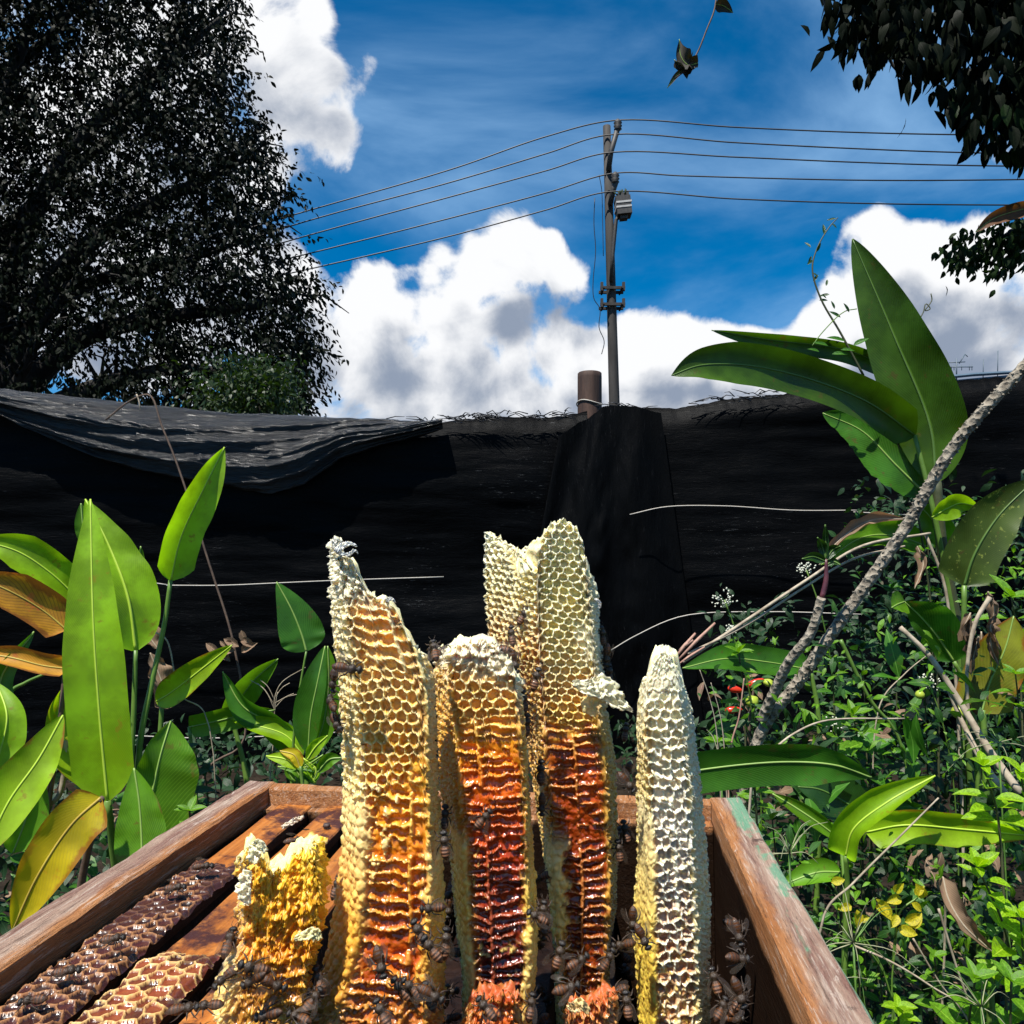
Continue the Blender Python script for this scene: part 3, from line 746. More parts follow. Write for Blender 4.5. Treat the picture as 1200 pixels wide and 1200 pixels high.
big_leaf([(92, 702, 1.16), (60, 672, 1.14), (20, 646, 1.12), (-30, 632, 1.1)], 48, LIME, A1, 'strip', .45, 12, seed=5)
big_leaf([(118, 925, 1.06), (80, 880, 1.05), (72, 830, 1.06), (90, 790, 1.07)], 54, LIME_E, A1, 'ovate', .5, 22, seed=6)
big_leaf([(132, 930, 1.02), (142, 880, 1.05), (143, 830, 1.07), (130, 790, 1.08)], 30, LIME, A1, 'lance', .5, -30, seed=7)
big_leaf([(160, 1000, 1.0), (178, 930, 1.02), (188, 885, 1.03), (200, 845, 1.05)], 84, MIDG, A1, 'paddle', .25, 18, .6, 1.1, seed=8)
big_leaf([(166, 1020, .94), (166, 985, .95), (163, 940, .96), (157, 900, .97)], 56, MIDG, A1, 'ovate', .2, -10, seed=9, label='rounded leaf standing just behind the box wall')
stem([(166, 1020, .94), (168, 1100, .96)], .005, A1)
stem([(160, 1000, 1.0), (160, 1100, 1.02)], .005, A1)
big_leaf([(160, 720, 1.3), (160, 690, 1.3), (165, 640, 1.3)], 24, MIDG, A1, 'lance', .5, 30, seed=11)
A2 = plant('yellowing_plant', 'yellowing plant at the far left edge with orange and brown streaked leaves', 'plant', 20, .95)
big_leaf([(78, 738, 1.05), (50, 715, 1.04), (10, 692, 1.02), (-40, 672, 1.0)], 52, ORG, A2, 'strip', .5, 10, seed=12, label='large brown and orange streaked leaf')
big_leaf([(80, 784, 1.02), (50, 780, 1.01), (10, 770, 1.0), (-40, 765, 1.0)], 30, ORG, A2, 'strip', .6, 15, seed=13, label='narrow orange shrivelled leaf')
big_leaf([(-18, 1000, .82), (10, 940, .84), (45, 890, .86), (74, 838, .88)], 58, LIME_E, A2, 'lance', .3, -10, 1.0, 1.0, seed=14)
big_leaf([(118, 935, .80), (85, 965, .79), (45, 1025, .78), (14, 1092, .78)], 66, YEL, A2, 'paddle', .28, 8, 1.0, .8, .07, seed=15, label='yellow dying leaf with orange margin')
big_leaf([(-20, 930, .9), (0, 880, .92), (8, 840, .93), (-4, 800, .95)], 44, LIME, A2, 'lance', .4, 20, seed=16)
big_leaf([(20, 860, 1.0), (0, 800, 1.0), (40, 740, 1.02)], 26, GREEN, A2, 'lance', .5, 20, seed=17)
big_leaf([(15, 1000, .95), (30, 960, .96), (45, 900, .97)], 46, MIDG, A2, 'lance', .3, 20, seed=18)
stem([(119, 936, .80), (112, 960, .83), (90, 1080, .86)], .0045, A2, m_drydark)
stem([(-18, 1000, .82), (-20, 1080, .83)], .005, A2)
stem([(80, 742, 1.05), (70, 850, 1.05), (50, 1000, 1.04)], .004, A2, m_drydark)
stem([(80, 786, 1.02), (60, 900, 1.02), (30, 1040, 1.0)], .004, A2, m_drydark)
A3 = plant('creeping_leaf_plant', 'low green plant with folded strap leaves left of the combs, behind the box corner', 'plant', 300, 1.3)
big_leaf([(183, 822, 1.2), (200, 812, 1.19), (235, 785, 1.18), (272, 756, 1.17)], 36, LIME_E, A3, 'lance', .35, -14, seed=20, label='lime leaf pointing up right')
big_leaf([(222, 852, 1.25), (250, 846, 1.24), (285, 838, 1.24), (322, 832, 1.25)], 28, MIDG, A3, 'strip', .3, 10, seed=21)
big_leaf([(262, 842, 1.28), (280, 820, 1.28), (300, 795, 1.28), (326, 772, 1.28)], 34, MIDG, A3, 'lance', .3, 20, seed=22)
big_leaf([(350, 880, 1.24), (322, 850, 1.23), (285, 828, 1.22), (261, 787, 1.22)], 34, GREEN, A3, 'strip', .6, -20, seed=23, label='folded dark strap leaf')
big_leaf([(355, 885, 1.22), (335, 862, 1.22), (300, 850, 1.22), (270, 842, 1.24)], 26, LIME, A3, 'lance', .5, 20, seed=24)
big_leaf([(185, 760, 1.3), (170, 740, 1.3), (152, 715, 1.3)], 30, DRY, A3, 'lance', .7, 20, wave=.5, seed=25, label='curled brown dead leaf')
big_leaf([(198, 830, 1.28), (190, 800, 1.28), (176, 765, 1.28)], 34, DRY, A3, 'paddle', .5, 20, wave=.4, seed=26, label='pale brown dead leaf')
for a, b in (((205, 850), (222, 780)), ((262, 860), (275, 742)), ((300, 860), (285, 770))):
    pass
stem([(272, 842, 1.26), (290, 920, 1.26)], .005, A3); stem([(352, 884, 1.24), (348, 960, 1.24)], .005, A3); stem([(190, 822, 1.2), (185, 930, 1.2)], .005, A3); stem([(222, 852, 1.25), (230, 940, 1.25)], .004, A3)
A4 = plant('diamond_leaf_plant', 'slender plant beside the left comb with a diamond shaped leaf on a tall thin stalk', 'plant', 355, 1.2)
big_leaf([(359, 763, 1.2), (354, 745, 1.2), (342, 715, 1.2), (324, 682, 1.2)], 52, GREEN, A4, 'ovate', .1, 10, n=30, seed=30, label='diamond shaped leaf on thin stalk')
stem([(359, 763, 1.2), (351, 810, 1.2), (344, 868, 1.2)], .0022, A4)
big_leaf([(361, 882, 1.16), (364, 840, 1.16), (372, 800, 1.16), (381, 757, 1.17)], 38, GREEN, A4, 'lance', .35, -20, 1.1, .8, seed=31, label='upright glossy leaf nearest the comb')
big_leaf([(366, 882, 1.2), (378, 850, 1.2), (385, 800, 1.2), (384, 757, 1.2)], 30, MIDG, A4, 'lance', .4, 20, seed=32)
big_leaf([(360, 890, 1.1), (370, 875, 1.1), (384, 862, 1.1)], 16, LIME, A4, 'lance', .3, 0, seed=33)
big_leaf([(350, 900, 1.1), (335, 890, 1.1), (312, 886, 1.1)], 16, LIME_E, A4, 'lance', .3, 10, seed=34)
big_leaf([(352, 900, 1.1), (345, 885, 1.1), (328, 880, 1.1)], 15, YEL, A4, 'lance', .3, 10, seed=35)
big_leaf([(372, 905, 1.1), (386, 890, 1.1), (400, 888, 1.1)], 17, MIDG, A4, 'lance', .3, 10, seed=36)
stem([(361, 880, 1.16), (360, 930, 1.16)], .005, A4); stem([(352, 898, 1.1), (356, 940, 1.1)], .003, A4)
for i in range(9):
    x0 = 352+random.uniform(-8, 20); big_leaf([(x0, 918, 1.12), (x0+random.uniform(-15, 15), 902, 1.12), (x0+random.uniform(-38, 34), 890+random.uniform(-6, 10), 1.12)], 10, random.choice((MIDG, GREEN, LIME)), A4, 'lance', .3, 0, n=12, m=3, seed=i)

# ---- banana like plant on the right
B1 = plant('banana_plant', 'tall banana like plant at right with huge leaves against the sky', 'banana plant', 1120, 1.45)
big_leaf([(1097, 566, 1.42), (1090, 500, 1.42), (1046, 390, 1.43), (999, 280, 1.45)], 80, BANA, B1, 'lance', .2, -14, .95, 1.1, .03, n=44, label='upright pointed leaf, highest of the plant', seed=40)
big_leaf([(1072, 510, 1.42), (1010, 468, 1.36), (900, 432, 1.30), (822, 428, 1.26), (787, 440, 1.25)], 52, BANA, B1, 'strip', .3, 14, 1.0, 1.0, .03, n=44, label='long arching leaf reaching left over the fence', seed=41)
big_leaf([(1048, 432, 1.5), (990, 410, 1.48), (900, 398, 1.46), (834, 387, 1.45)], 26, BANA, B1, 'strip', .5, -10, 1.2, .8, .03, n=40, label='narrow leaf folded along its rib, behind the arching one', seed=42)
big_leaf([(1090, 584, 1.45), (1050, 545, 1.46), (1010, 505, 1.48), (964, 484, 1.5)], 62, GREEN, B1, 'lance', .25, 14, 1.0, 1.0, .05, torn=.12, label='drooping sunlit leaf with torn edge', seed=43)
big_leaf([(1086, 584, 1.47), (1076, 560, 1.48), (1058, 535, 1.49), (1040, 515, 1.5)], 56, DEEP, B1, 'lance', .3, -20, seed=44)
stem([(1097, 560, 1.42), (1104, 640, 1.43), (1122, 740, 1.44), (1132, 840, 1.45), (1140, 960, 1.45)], .013, B1, m_stemd, n=24)
stem([(1072, 510, 1.42), (1092, 590, 1.42), (1112, 690, 1.43), (1128, 800, 1.44)], .006, B1, m_stem, n=20)
stem([(1090, 584, 1.45), (1108, 680, 1.45), (1126, 780, 1.45)], .005, B1, m_stemd, n=20)
stem([(1048, 432, 1.5), (1085, 540, 1.5), (1112, 700, 1.5), (1130, 820, 1.5)], .005, B1, m_stemd, n=20)
big_leaf([(1130, 686, 1.35), (1142, 650, 1.34), (1170, 605, 1.33), (1215, 560, 1.32)], 70, BANAS, B1, 'paddle', .25, 16, 1.0, .8, n=34, label='speckled olive leaf at the right edge', seed=45)
stem([(1130, 686, 1.35), (1130, 760, 1.36), (1134, 860, 1.4)], .006, B1)
big_leaf([(1085, 640, 1.5), (1050, 628, 1.48), (1010, 630, 1.45), (962, 662, 1.42)], 46, MIDG, B1, 'lance', .5, 18, wave=.12, label='drooping leaf with browned edge', seed=46)
big_leaf([(1060, 608, 1.44), (1020, 610, 1.43), (985, 632, 1.42), (960, 662, 1.41)], 20, DRY, B1, 'lance', .9, 18, wave=.4, label='dried brown rolled leaf edge', seed=47)
big_leaf([(1112, 640, 1.5), (1100, 620, 1.5), (1085, 600, 1.5), (1072, 590, 1.5)], 34, MIDG, B1, 'ovate', .3, 0, seed=48)
big_leaf([(1092, 606, 1.4), (1110, 596, 1.4), (1125, 590, 1.4), (1146, 594, 1.4)], 30, LIME, B1, 'lance', .3, 20, seed=49)
big_leaf([(1075, 640, 1.46), (1082, 660, 1.45), (1072, 690, 1.44)], 16, DRY, B1, 'lance', .9, 20, wave=.7, seed=50)
B2 = plant('bent_leaf_plant', 'green leaf plant at right whose broad leaf is folded over like a bent sheet', 'plant', 1100, 1.3)
big_leaf([(1118, 775, 1.3), (1098, 745, 1.3), (1078, 722, 1.3), (1060, 705, 1.3)], 58, GREEN, B2, 'strip', .15, -18, .5, 1.1, seed=51, label='folded over green leaf')
big_leaf([(1060, 705, 1.3), (1052, 708, 1.28), (1045, 712, 1.26)], 30, MIDG, B2, 'lance', .3, 0, n=14, seed=52)
stem([(1118, 775, 1.3), (1135, 810, 1.3), (1145, 880, 1.3)], .005, B2)
big_leaf([(1150, 835, 1.25), (1160, 800, 1.25), (1178, 760, 1.24), (1188, 722, 1.24)], 66, OLV, B2, 'paddle', .2, -10, .9, .9, seed=53, label='olive yellow leaf with orange margin')
B2c = big_leaf([(1150, 840, 1.27), (1143, 820, 1.27), (1150, 780, 1.27), (1150, 740, 1.27)], 30, DRY, B2, 'lance', .9, 10, wave=.6, seed=54)
stem([(1152, 832, 1.25), (1155, 900, 1.25)], .006, B2)
for pts, r in (([(1055, 735, 1.2), (1090, 770, 1.19), (1120, 815, 1.18), (1160, 880, 1.15), (1196, 930, 1.12)], .0065), ([(1105, 790, 1.19), (1125, 840, 1.18), (1150, 890, 1.15), (1178, 930, 1.12)], .0055), ([(1136, 850, 1.2), (1133, 790, 1.2), (1143, 730, 1.2), (1160, 700, 1.2)], .004)):
    t_ = None
    org = B2.matrix_world.translation; mb = MB(); mb.tube(bez([P(*p)-org for p in pts], 20), list(np.linspace(r*.6, r, 20)), 6); q = mb.obj('dead_stalk', m_dry, B2)
for i in range(7):
    x0 = 1150+random.uniform(-14, 18); y0 = 690+random.uniform(0, 60)
    big_leaf([(x0, y0, 1.22), (x0+random.uniform(-8, 8), y0+20, 1.22), (x0+random.uniform(-12, 12), y0+44, 1.23)], 18, DRY, B2, 'lance', 1.0, random.uniform(-40, 40), wave=.8, n=14, m=3, seed=60+i)
# leaf row crossing behind and beside the right comb
B3 = plant('broad_leaf_plant', 'broad leaved plant right of the combs with a long horizontal leaf over the box wall', 'plant', 820, .85)
big_leaf([(770, 912, .80), (830, 901, .80), (920, 893, .79), (980, 897, .78), (1021, 911, .78)], 50, GREEN, B3, 'strip', .2, 22, .95, 1.05, .04, n=44, label='long horizontal leaf just above the box corner', seed=70)
stem([(770, 912, .80), (760, 960, .82)], .006, B3)
B4 = plant('shaded_leaf_plant', 'plant with a flat dark green leaf lying level behind the rightmost comb', 'plant', 940, 1.35)
big_leaf([(950, 785, 1.35), (900, 776, 1.33), (850, 772, 1.3), (800, 783, 1.28)], 36, GREEN, B4, 'strip', .3, 20, seed=71)
stem([(950, 785, 1.35), (960, 850, 1.35)], .005, B4)
B5 = plant('curled_lime_plant', 'bright lime plant at lower right with curled and drooping strap leaves', 'plant', 995, 1.0)
big_leaf([(991, 1003, .98), (1000, 972, .97), (1040, 940, .96), (1096, 909, .96)], 44, LIME, B5, 'strip', .75, -18, 1.0, 1.0, .03, n=36, seed=72, label='brightest curled leaf pointing up right')
big_leaf([(1015, 975, 1.02), (1060, 967, 1.0), (1130, 972, .99), (1215, 980, .98)], 40, LIME_E, B5, 'strip', .35, 16, seed=73, label='long yellow green leaf running to the right edge')
big_leaf([(986, 985, 1.02), (960, 965, 1.02), (930, 945, 1.03), (905, 930, 1.04)], 22, MIDG, B5, 'lance', .6, 10, seed=74)
big_leaf([(985, 1022, 1.0), (960, 1022, 1.0), (935, 1030, 1.0), (912, 1040, 1.0)], 30, MIDG, B5, 'ovate', .5, 16, seed=75)
big_leaf([(1020, 960, 1.1), (990, 940, 1.1), (960, 925, 1.1), (935, 922, 1.1)], 56, DEEP, B5, 'lance', .3, 10, seed=76)
stem([(991, 1003, .98), (993, 1040, .99), (990, 1120, 1.0)], .004, B5); stem([(985, 985, 1.02), (990, 1050, 1.0)], .003, B5)
B6 = plant('curled_dead_leaf', 'brown curled dead leaf hanging among the shoots at lower right', 'dead leaf', 1120, .95)
big_leaf([(1105, 1028, .92), (1112, 1055, .91), (1130, 1085, .9), (1164, 1116, .9)], 28, DRY, B6, 'strip', .9, -20, wave=.25, seed=77)
stem([(1105, 1028, .92), (1108, 1060, .95)], .0015, B6, m_dry)
# dry leaf entering at the right edge, and hanging twig at top
TW = thing('hanging_twig', 'thin twig with two shrivelled leaves hanging alone near the top', 'twig', tuple(P(836, -40, 2.2)))
org = TW.matrix_world.translation; d = 2.2
mb = MB(); mb.tube(bez([P(842, -60, d)-org, P(838, 8, d)-org, P(828, 35, d)-org, P(818, 60, d)-org, P(806, 80, d)-org, P(790, 92, d)-org], 20), .0025, 5); mb.obj('twig', m_drydark, TW)
DKD = mat_leaf('dark_dry_leaf', (.03, .028, .02), (.05, .045, .03), trans=.12, rough=.7, vfreq=10)
big_leaf([(818, 74, d), (806, 76, d), (798, 66, d), (796, 46, d)], 30, DKD, TW, 'ovate', .9, 20, wave=.5, n=20, m=5, seed=80)
big_leaf([(812, 80, d), (800, 78, d), (790, 70, d)], 22, DKD, TW, 'ovate', 1.0, -30, wave=.5, n=14, m=4, seed=81)
big_leaf([(803, 80, d), (793, 88, d), (782, 103, d)], 7, DKD, TW, 'lance', .5, 0, n=12, m=3, seed=82)
big_leaf([(838, 5, d), (848, 7, d), (859, 15, d)], 17, DKD, TW, 'ovate', .4, 0, n=12, m=4, seed=83)
DL = thing('dry_bough_leaf', 'brown pointed dry leaf resting on the lower right bough at the photo edge', 'dead leaf', tuple(P(1190, 252, 2.4)))
big_leaf([(1225, 240, 2.4), (1195, 246, 2.4), (1165, 256, 2.4), (1143, 272, 2.4)], 22, mat_leaf('russet_leaf', (.12, .05, .02), (.2, .09, .03), trans=.3, rough=.6), DL, 'lance', .5, 0, seed=84)

# ---- slanting knobbly trunk
m_knob, nt, p, o = mat_new('knobbly_bark')
n = noise(nt, 90, 4, .6); vz_ = N(nt, 'ShaderNodeTexVoronoi'); vz_.inputs['Scale'].default_value = 110
t_ = N(nt, 'ShaderNodeTexCoord'); nt.links.new(t_.outputs['Object'], vz_.inputs['Vector'])
nt.links.new(ramp(nt, mth(nt, 'ADD', mth(nt, 'MULTIPLY', n, .6), mth(nt, 'MULTIPLY', vz_.outputs['Distance'], .5)), [(.25, (.035, .027, .02)), (.45, (.16, .135, .10)), (.7, (.30, .26, .20))]), p.inputs['Base Color'])
setp(p, Roughness=.9); bump(nt, p, mth(nt, 'ADD', n, vz_.outputs['Distance']), 1.0, .006)
KT = plant('slanting_trunk', 'slender grey knobbly trunk slanting from the upper right edge down to the undergrowth', 'small tree', 860, 1.25)
org = KT.matrix_world.translation
kc = bez([P(1245, 380, 1.0)-org, P(1200, 430, 1.02)-org, P(1120, 520, 1.06)-org, P(1060, 620, 1.1)-org, P(980, 735, 1.14)-org, P(935, 800, 1.17)-org, P(888, 868, 1.2)-org, Vector((P(800, 960, 1.25)-org).to_tuple()[:2]+(0,))], 160)
mb = MB(); rk = [.0066+.0015*(i/160)+.0016*abs(math.sin(i*.9))*random.uniform(.6, 1) for i in range(160)]; mb.tube(kc, rk, 12); mb.obj('trunk', m_knob, KT)
mb = MB()
for i in range(4, 120):
    for q in range(2):
        a = random.uniform(0, 6.28); t = (kc[i+1]-kc[i]).normalized(); s = t.cross(Vector((0, 1, 0))).normalized(); b = t.cross(s)
        nrm = s*math.cos(a)+b*math.sin(a); c0 = kc[i]+nrm*rk[i]*.8
        mb.tube([c0-t*.002, c0+nrm*.0022, c0+t*.002], [.0008, .0022, .0008], 5)
k_ = mb.obj('leaf_scars', m_knob, KT); k_['kind'] = 'stuff'
kc2 = bez([P(892, 845, 1.19)-org, P(908, 810, 1.16)-org, P(925, 775, 1.13)-org, P(950, 742, 1.11)-org, P(963, 700, 1.10)-org], 50)
mb = MB(); mb.tube(kc2, [.0075-.002*(i/50)+.001*abs(math.sin(i*1.1)) for i in range(50)], 10); br = mb.obj('side_branch', m_knob, KT)
m_purp = simple('purple_shoot', (.05, .012, .02), (.11, .03, .035), 60, .4)
mb = MB(); mb.tube(bez([P(963, 702, 1.10)-org, P(968, 680, 1.10)-org, P(968, 655, 1.10)-org], 8), [.0045, .004, .004, .0038, .0035, .003, .0025, .002], 8); mb.obj('shoot', m_purp, KT)
for a, b, w in (((968, 658), (940, 655), 13), ((968, 656), (958, 630), 12), ((968, 656), (985, 640), 13), ((968, 662), (985, 662), 10), ((968, 655), (967, 615), 8)):
    big_leaf([(a[0], a[1], 1.1), ((a[0]+b[0])/2, (a[1]+b[1])/2-4, 1.1), (b[0], b[1], 1.09)], w, DEEP, KT, 'lance', .4, 0, n=12, m=3)
# second thin stalks across to the dried tuft
ST = plant('dry_stalks', 'pair of long pale dry stalks ending in a pinkish split tuft right of the combs', 'dry stalk', 960, 1.3)
org = ST.matrix_world.translation
m_pink = simple('pinkish_stalk', (.28, .13, .10), (.45, .28, .2), 60, .7)
for pts, r in (([(1090, 625, 1.4), (1010, 640, 1.35), (945, 680, 1.3), (870, 730, 1.24), (800, 776, 1.2)], .0026), ([(1060, 640, 1.4), (1000, 655, 1.35), (940, 690, 1.3), (870, 735, 1.24), (806, 766, 1.2)], .002)):
    mb = MB(); mb.tube(bez([P(*p)-org for p in pts], 30), r, 6); mb.obj('stalk', m_dry, ST)
for a, b, r in (((790, 778), (838, 730), .003), ((796, 762), (812, 750), .0035), ((790, 782), (826, 758), .0022), ((788, 775), (815, 742), .003)):
    mb = MB(); mb.tube([P(a[0], a[1], 1.2)-org, P((a[0]+b[0])/2, (a[1]+b[1])/2-1, 1.2)-org, P(b[0], b[1], 1.2)-org], [r*.4, r, r*.6], 5); mb.obj('split_tip', m_pink, ST)
mb = MB(); mb.tube(bez([P(1085, 626, 1.4)-org, P(1110, 700, 1.4)-org, Vector((P(1120, 800, 1.4)-org).to_tuple()[:2]+(0,))], 12), .003, 5); mb.obj('stalk', m_dry, ST)

# ---- climbing vines against the sky
VN = plant('climbing_vine', 'thin leafy vine tip standing against the sky left of the upright banana leaf', 'vine', 990, 1.5)
org = VN.matrix_world.translation
vine = [(1012, 440), (985, 390), (962, 350), (952, 315), (958, 290), (972, 266), (982, 255)]
mb = MB(); mb.tube(bez([P(x, y, 1.44)-org for x, y in vine], 40), list(np.linspace(.0024, .0008, 40)), 5); mb.obj('stem', m_stemd, VN)
mb = MB(); mb.tube(bez([P(952, 405, 1.4)-org, P(965, 388, 1.42)-org, P(990, 365, 1.44)-org, P(1004, 362, 1.44)-org], 16), .001, 5); mb.obj('tendril', m_stem, VN)
stem([(1012, 440, 1.44), (1060, 540, 1.46), (1090, 700, 1.5), (1100, 850, 1.5)], .0022, VN, m_stemd)
me_vl = small_leaf_mesh('vine_leaf', GREEN, .34); me_vd = small_leaf_mesh('vine_leaf_dark', DEEP, .3)
for x, y in [(953, 320), (951, 300), (957, 295), (966, 275), (975, 262), (953, 330), (963, 345), (968, 335), (972, 345), (960, 352), (985, 372), (995, 366), (978, 362), (946, 310), (950, 290), (980, 256)]:
    place_leaf(me_vd, P(x, y, 1.44), Vector((random.gauss(0, .8), random.gauss(0, .3), random.gauss(.2, .7))), (0, -1, .3), random.uniform(.012, .026), VN)
for x, y in [(970, 405), (985, 410), (960, 412), (1000, 405), (990, 400), (975, 415)]:
    place_leaf(me_vl, P(x, y, 1.40), Vector((random.choice((-1, 1)), -.1, random.gauss(0, .4))), (0, -.8, .6), random.uniform(.02, .035), VN)
mb = MB(); mb.tube(bez([P(1072, 382, 1.5)-org, P(1082, 366, 1.5)-org, P(1085, 356, 1.5)-org, P(1090, 362, 1.5)-org, P(1084, 364, 1.5)-org, P(1092, 352, 1.5)-org, P(1091, 344, 1.5)-org], 24), .0012, 5); mb.obj('tendril', m_stemd, VN)

# ---- chilli like fruits
m_red = simple('red_fruit', (.45, .02, .01), (.55, .04, .015), 20, .25, .05, .001); m_gf = simple('green_fruit', (.25, .36, .03), (.36, .42, .05), 20, .3, .05, .001)
FR = plant('fruiting_shrub', 'small shrub with shaded red and green pods beside the rightmost comb', 'shrub', 880, 1.4)
org = FR.matrix_world.translation
for (x, y, L, ang, m, nm) in ((885, 800, 22, 25, m_red, 'red_pod'), (862, 808, 18, -10, m_red, 'red_pod'), (860, 832, 20, 5, m_red, 'red_pod'), (882, 822, 15, 40, m_gf, 'green_pod'), (901, 800, 9, 70, m_gf, 'green_pod')):
    c = P(x, y, 1.38)-org; L_ = L*1.38/F; dr = Vector((math.cos(R(ang)), -.1, math.sin(R(ang))))
    rr = (.011 if m is m_gf else .006)
    mb = MB(); mb.tube([c+dr*(t-.5)*L_ for t in (0, .08, .25, .5, .75, .93, 1)], [rr*.2, rr*.7, rr, rr*1.05, rr*.8, rr*.35, rr*.05], 12); mb.obj(nm, m, FR)
stem([(885, 800, 1.4), (880, 830, 1.4), (876, 900, 1.4)], .003, FR, m_drydark)
stem([(862, 805, 1.4), (870, 840, 1.4), (876, 900, 1.4)], .002, FR, m_drydark)
GFR = plant('hanging_green_fruits', 'four round green fruits in the dark undergrowth at right', 'fruit', 1110, 1.45)
org = GFR.matrix_world.translation
for (x, y, r) in ((1113, 759, .009), (1078, 814, .008), (1124, 834, .013), (1066, 870, .006)):
    c = P(x, y, 1.4)-org; mb = MB()
    mb.tube([c+Vector((0, 0, z*r)) for z in (-1, -.92, -.7, -.3, .2, .65, .9, 1.02)], [r*q for q in (.05, .4, .75, 1, 1, .72, .4, .08)], 14); mb.obj('fruit', m_gf, GFR)
    mb = MB(); mb.tube([c+Vector((0, 0, r)), c+Vector((.01, 0, r+.03)), c+Vector((.03, .05, -c.z*0+.0))-Vector((0, 0, c.z))], .0012, 4); mb.obj('stalk', m_stemd, GFR)

# ---- shoots and small shrubs (each leaf an object of shared mesh)
LS = {k: small_leaf_mesh('shoot_leaf_'+k, m, a, f_, .16, 6) for k, m, a, f_ in (('lime', LIME, .5, .25), ('mid', MIDG, .44, .2), ('green', GREEN, .42, .2), ('deep', DEEP, .5, .2), ('yellow', mat_leaf('yellow_leaf', (.62, .55, .02), (.6, .55, .05), trans=.5), .6, .3), ('thin', MIDG, .16, .2))}
def shoot(label, px, py, d, L, kind, pairs=4, span=60, lean=0, name='leafy_shoot', group='leafy shoots in the undergrowth', cat='plant', whorl=0, droop=.0, base_dx=0, mat=None, seed=0, light=None):
    rs = random.Random(seed*77+int(px)*3+int(py))
    if px > 1000 and py > 850: pairs += 3; span *= 1.5
    t = plant(name, label, cat, px+base_dx, d, group)
    org = t.matrix_world.translation
    topp = P(px, py, d); low = P(px+lean, py+span, d+.02); g0 = Vector((org.x, org.y, 0))
    c = bez([topp-org, low-org, (low*.4+g0*.6)-org, Vector((0, 0, 0))], 22); mb = MB(); mb.tube(c, list(np.linspace(.0011, .0024, 22)), 6); mb.obj('stem', mat or m_stemd, t)
    LL = L*d/F
    for i in range(pairs):
        f = i/max(1, pairs-1) if pairs > 1 else 0
        b = topp.lerp(low, f); a0 = rs.uniform(0, 3.14)
        for s in (0, 1):
            a = a0*.5+s*math.pi+rs.gauss(0, .35)+(math.pi/2 if i % 2 else 0)*.6
            dr = Vector((math.cos(a), math.sin(a)*.8-.25, rs.uniform(-.1, .5)-droop))
            nr = Vector((rs.gauss(0, .25), -.45+rs.gauss(0, .2), 1))
            l = LL*(.55+.55*f)*rs.uniform(.85, 1.15)
            bb = b+dr.normalized()*l*.12
            place_leaf(LS[kind], bb, dr, nr, l, t)
    for i in range(whorl):
        a = 6.28*i/whorl+rs.uniform(-.2, .2); dr = Vector((math.cos(a), math.sin(a)*.6-.2, rs.uniform(.2, .9)))
        place_leaf(LS[kind], topp, dr, (0, -.5, 1), LL*rs.uniform(.5, .8), t)
    return t
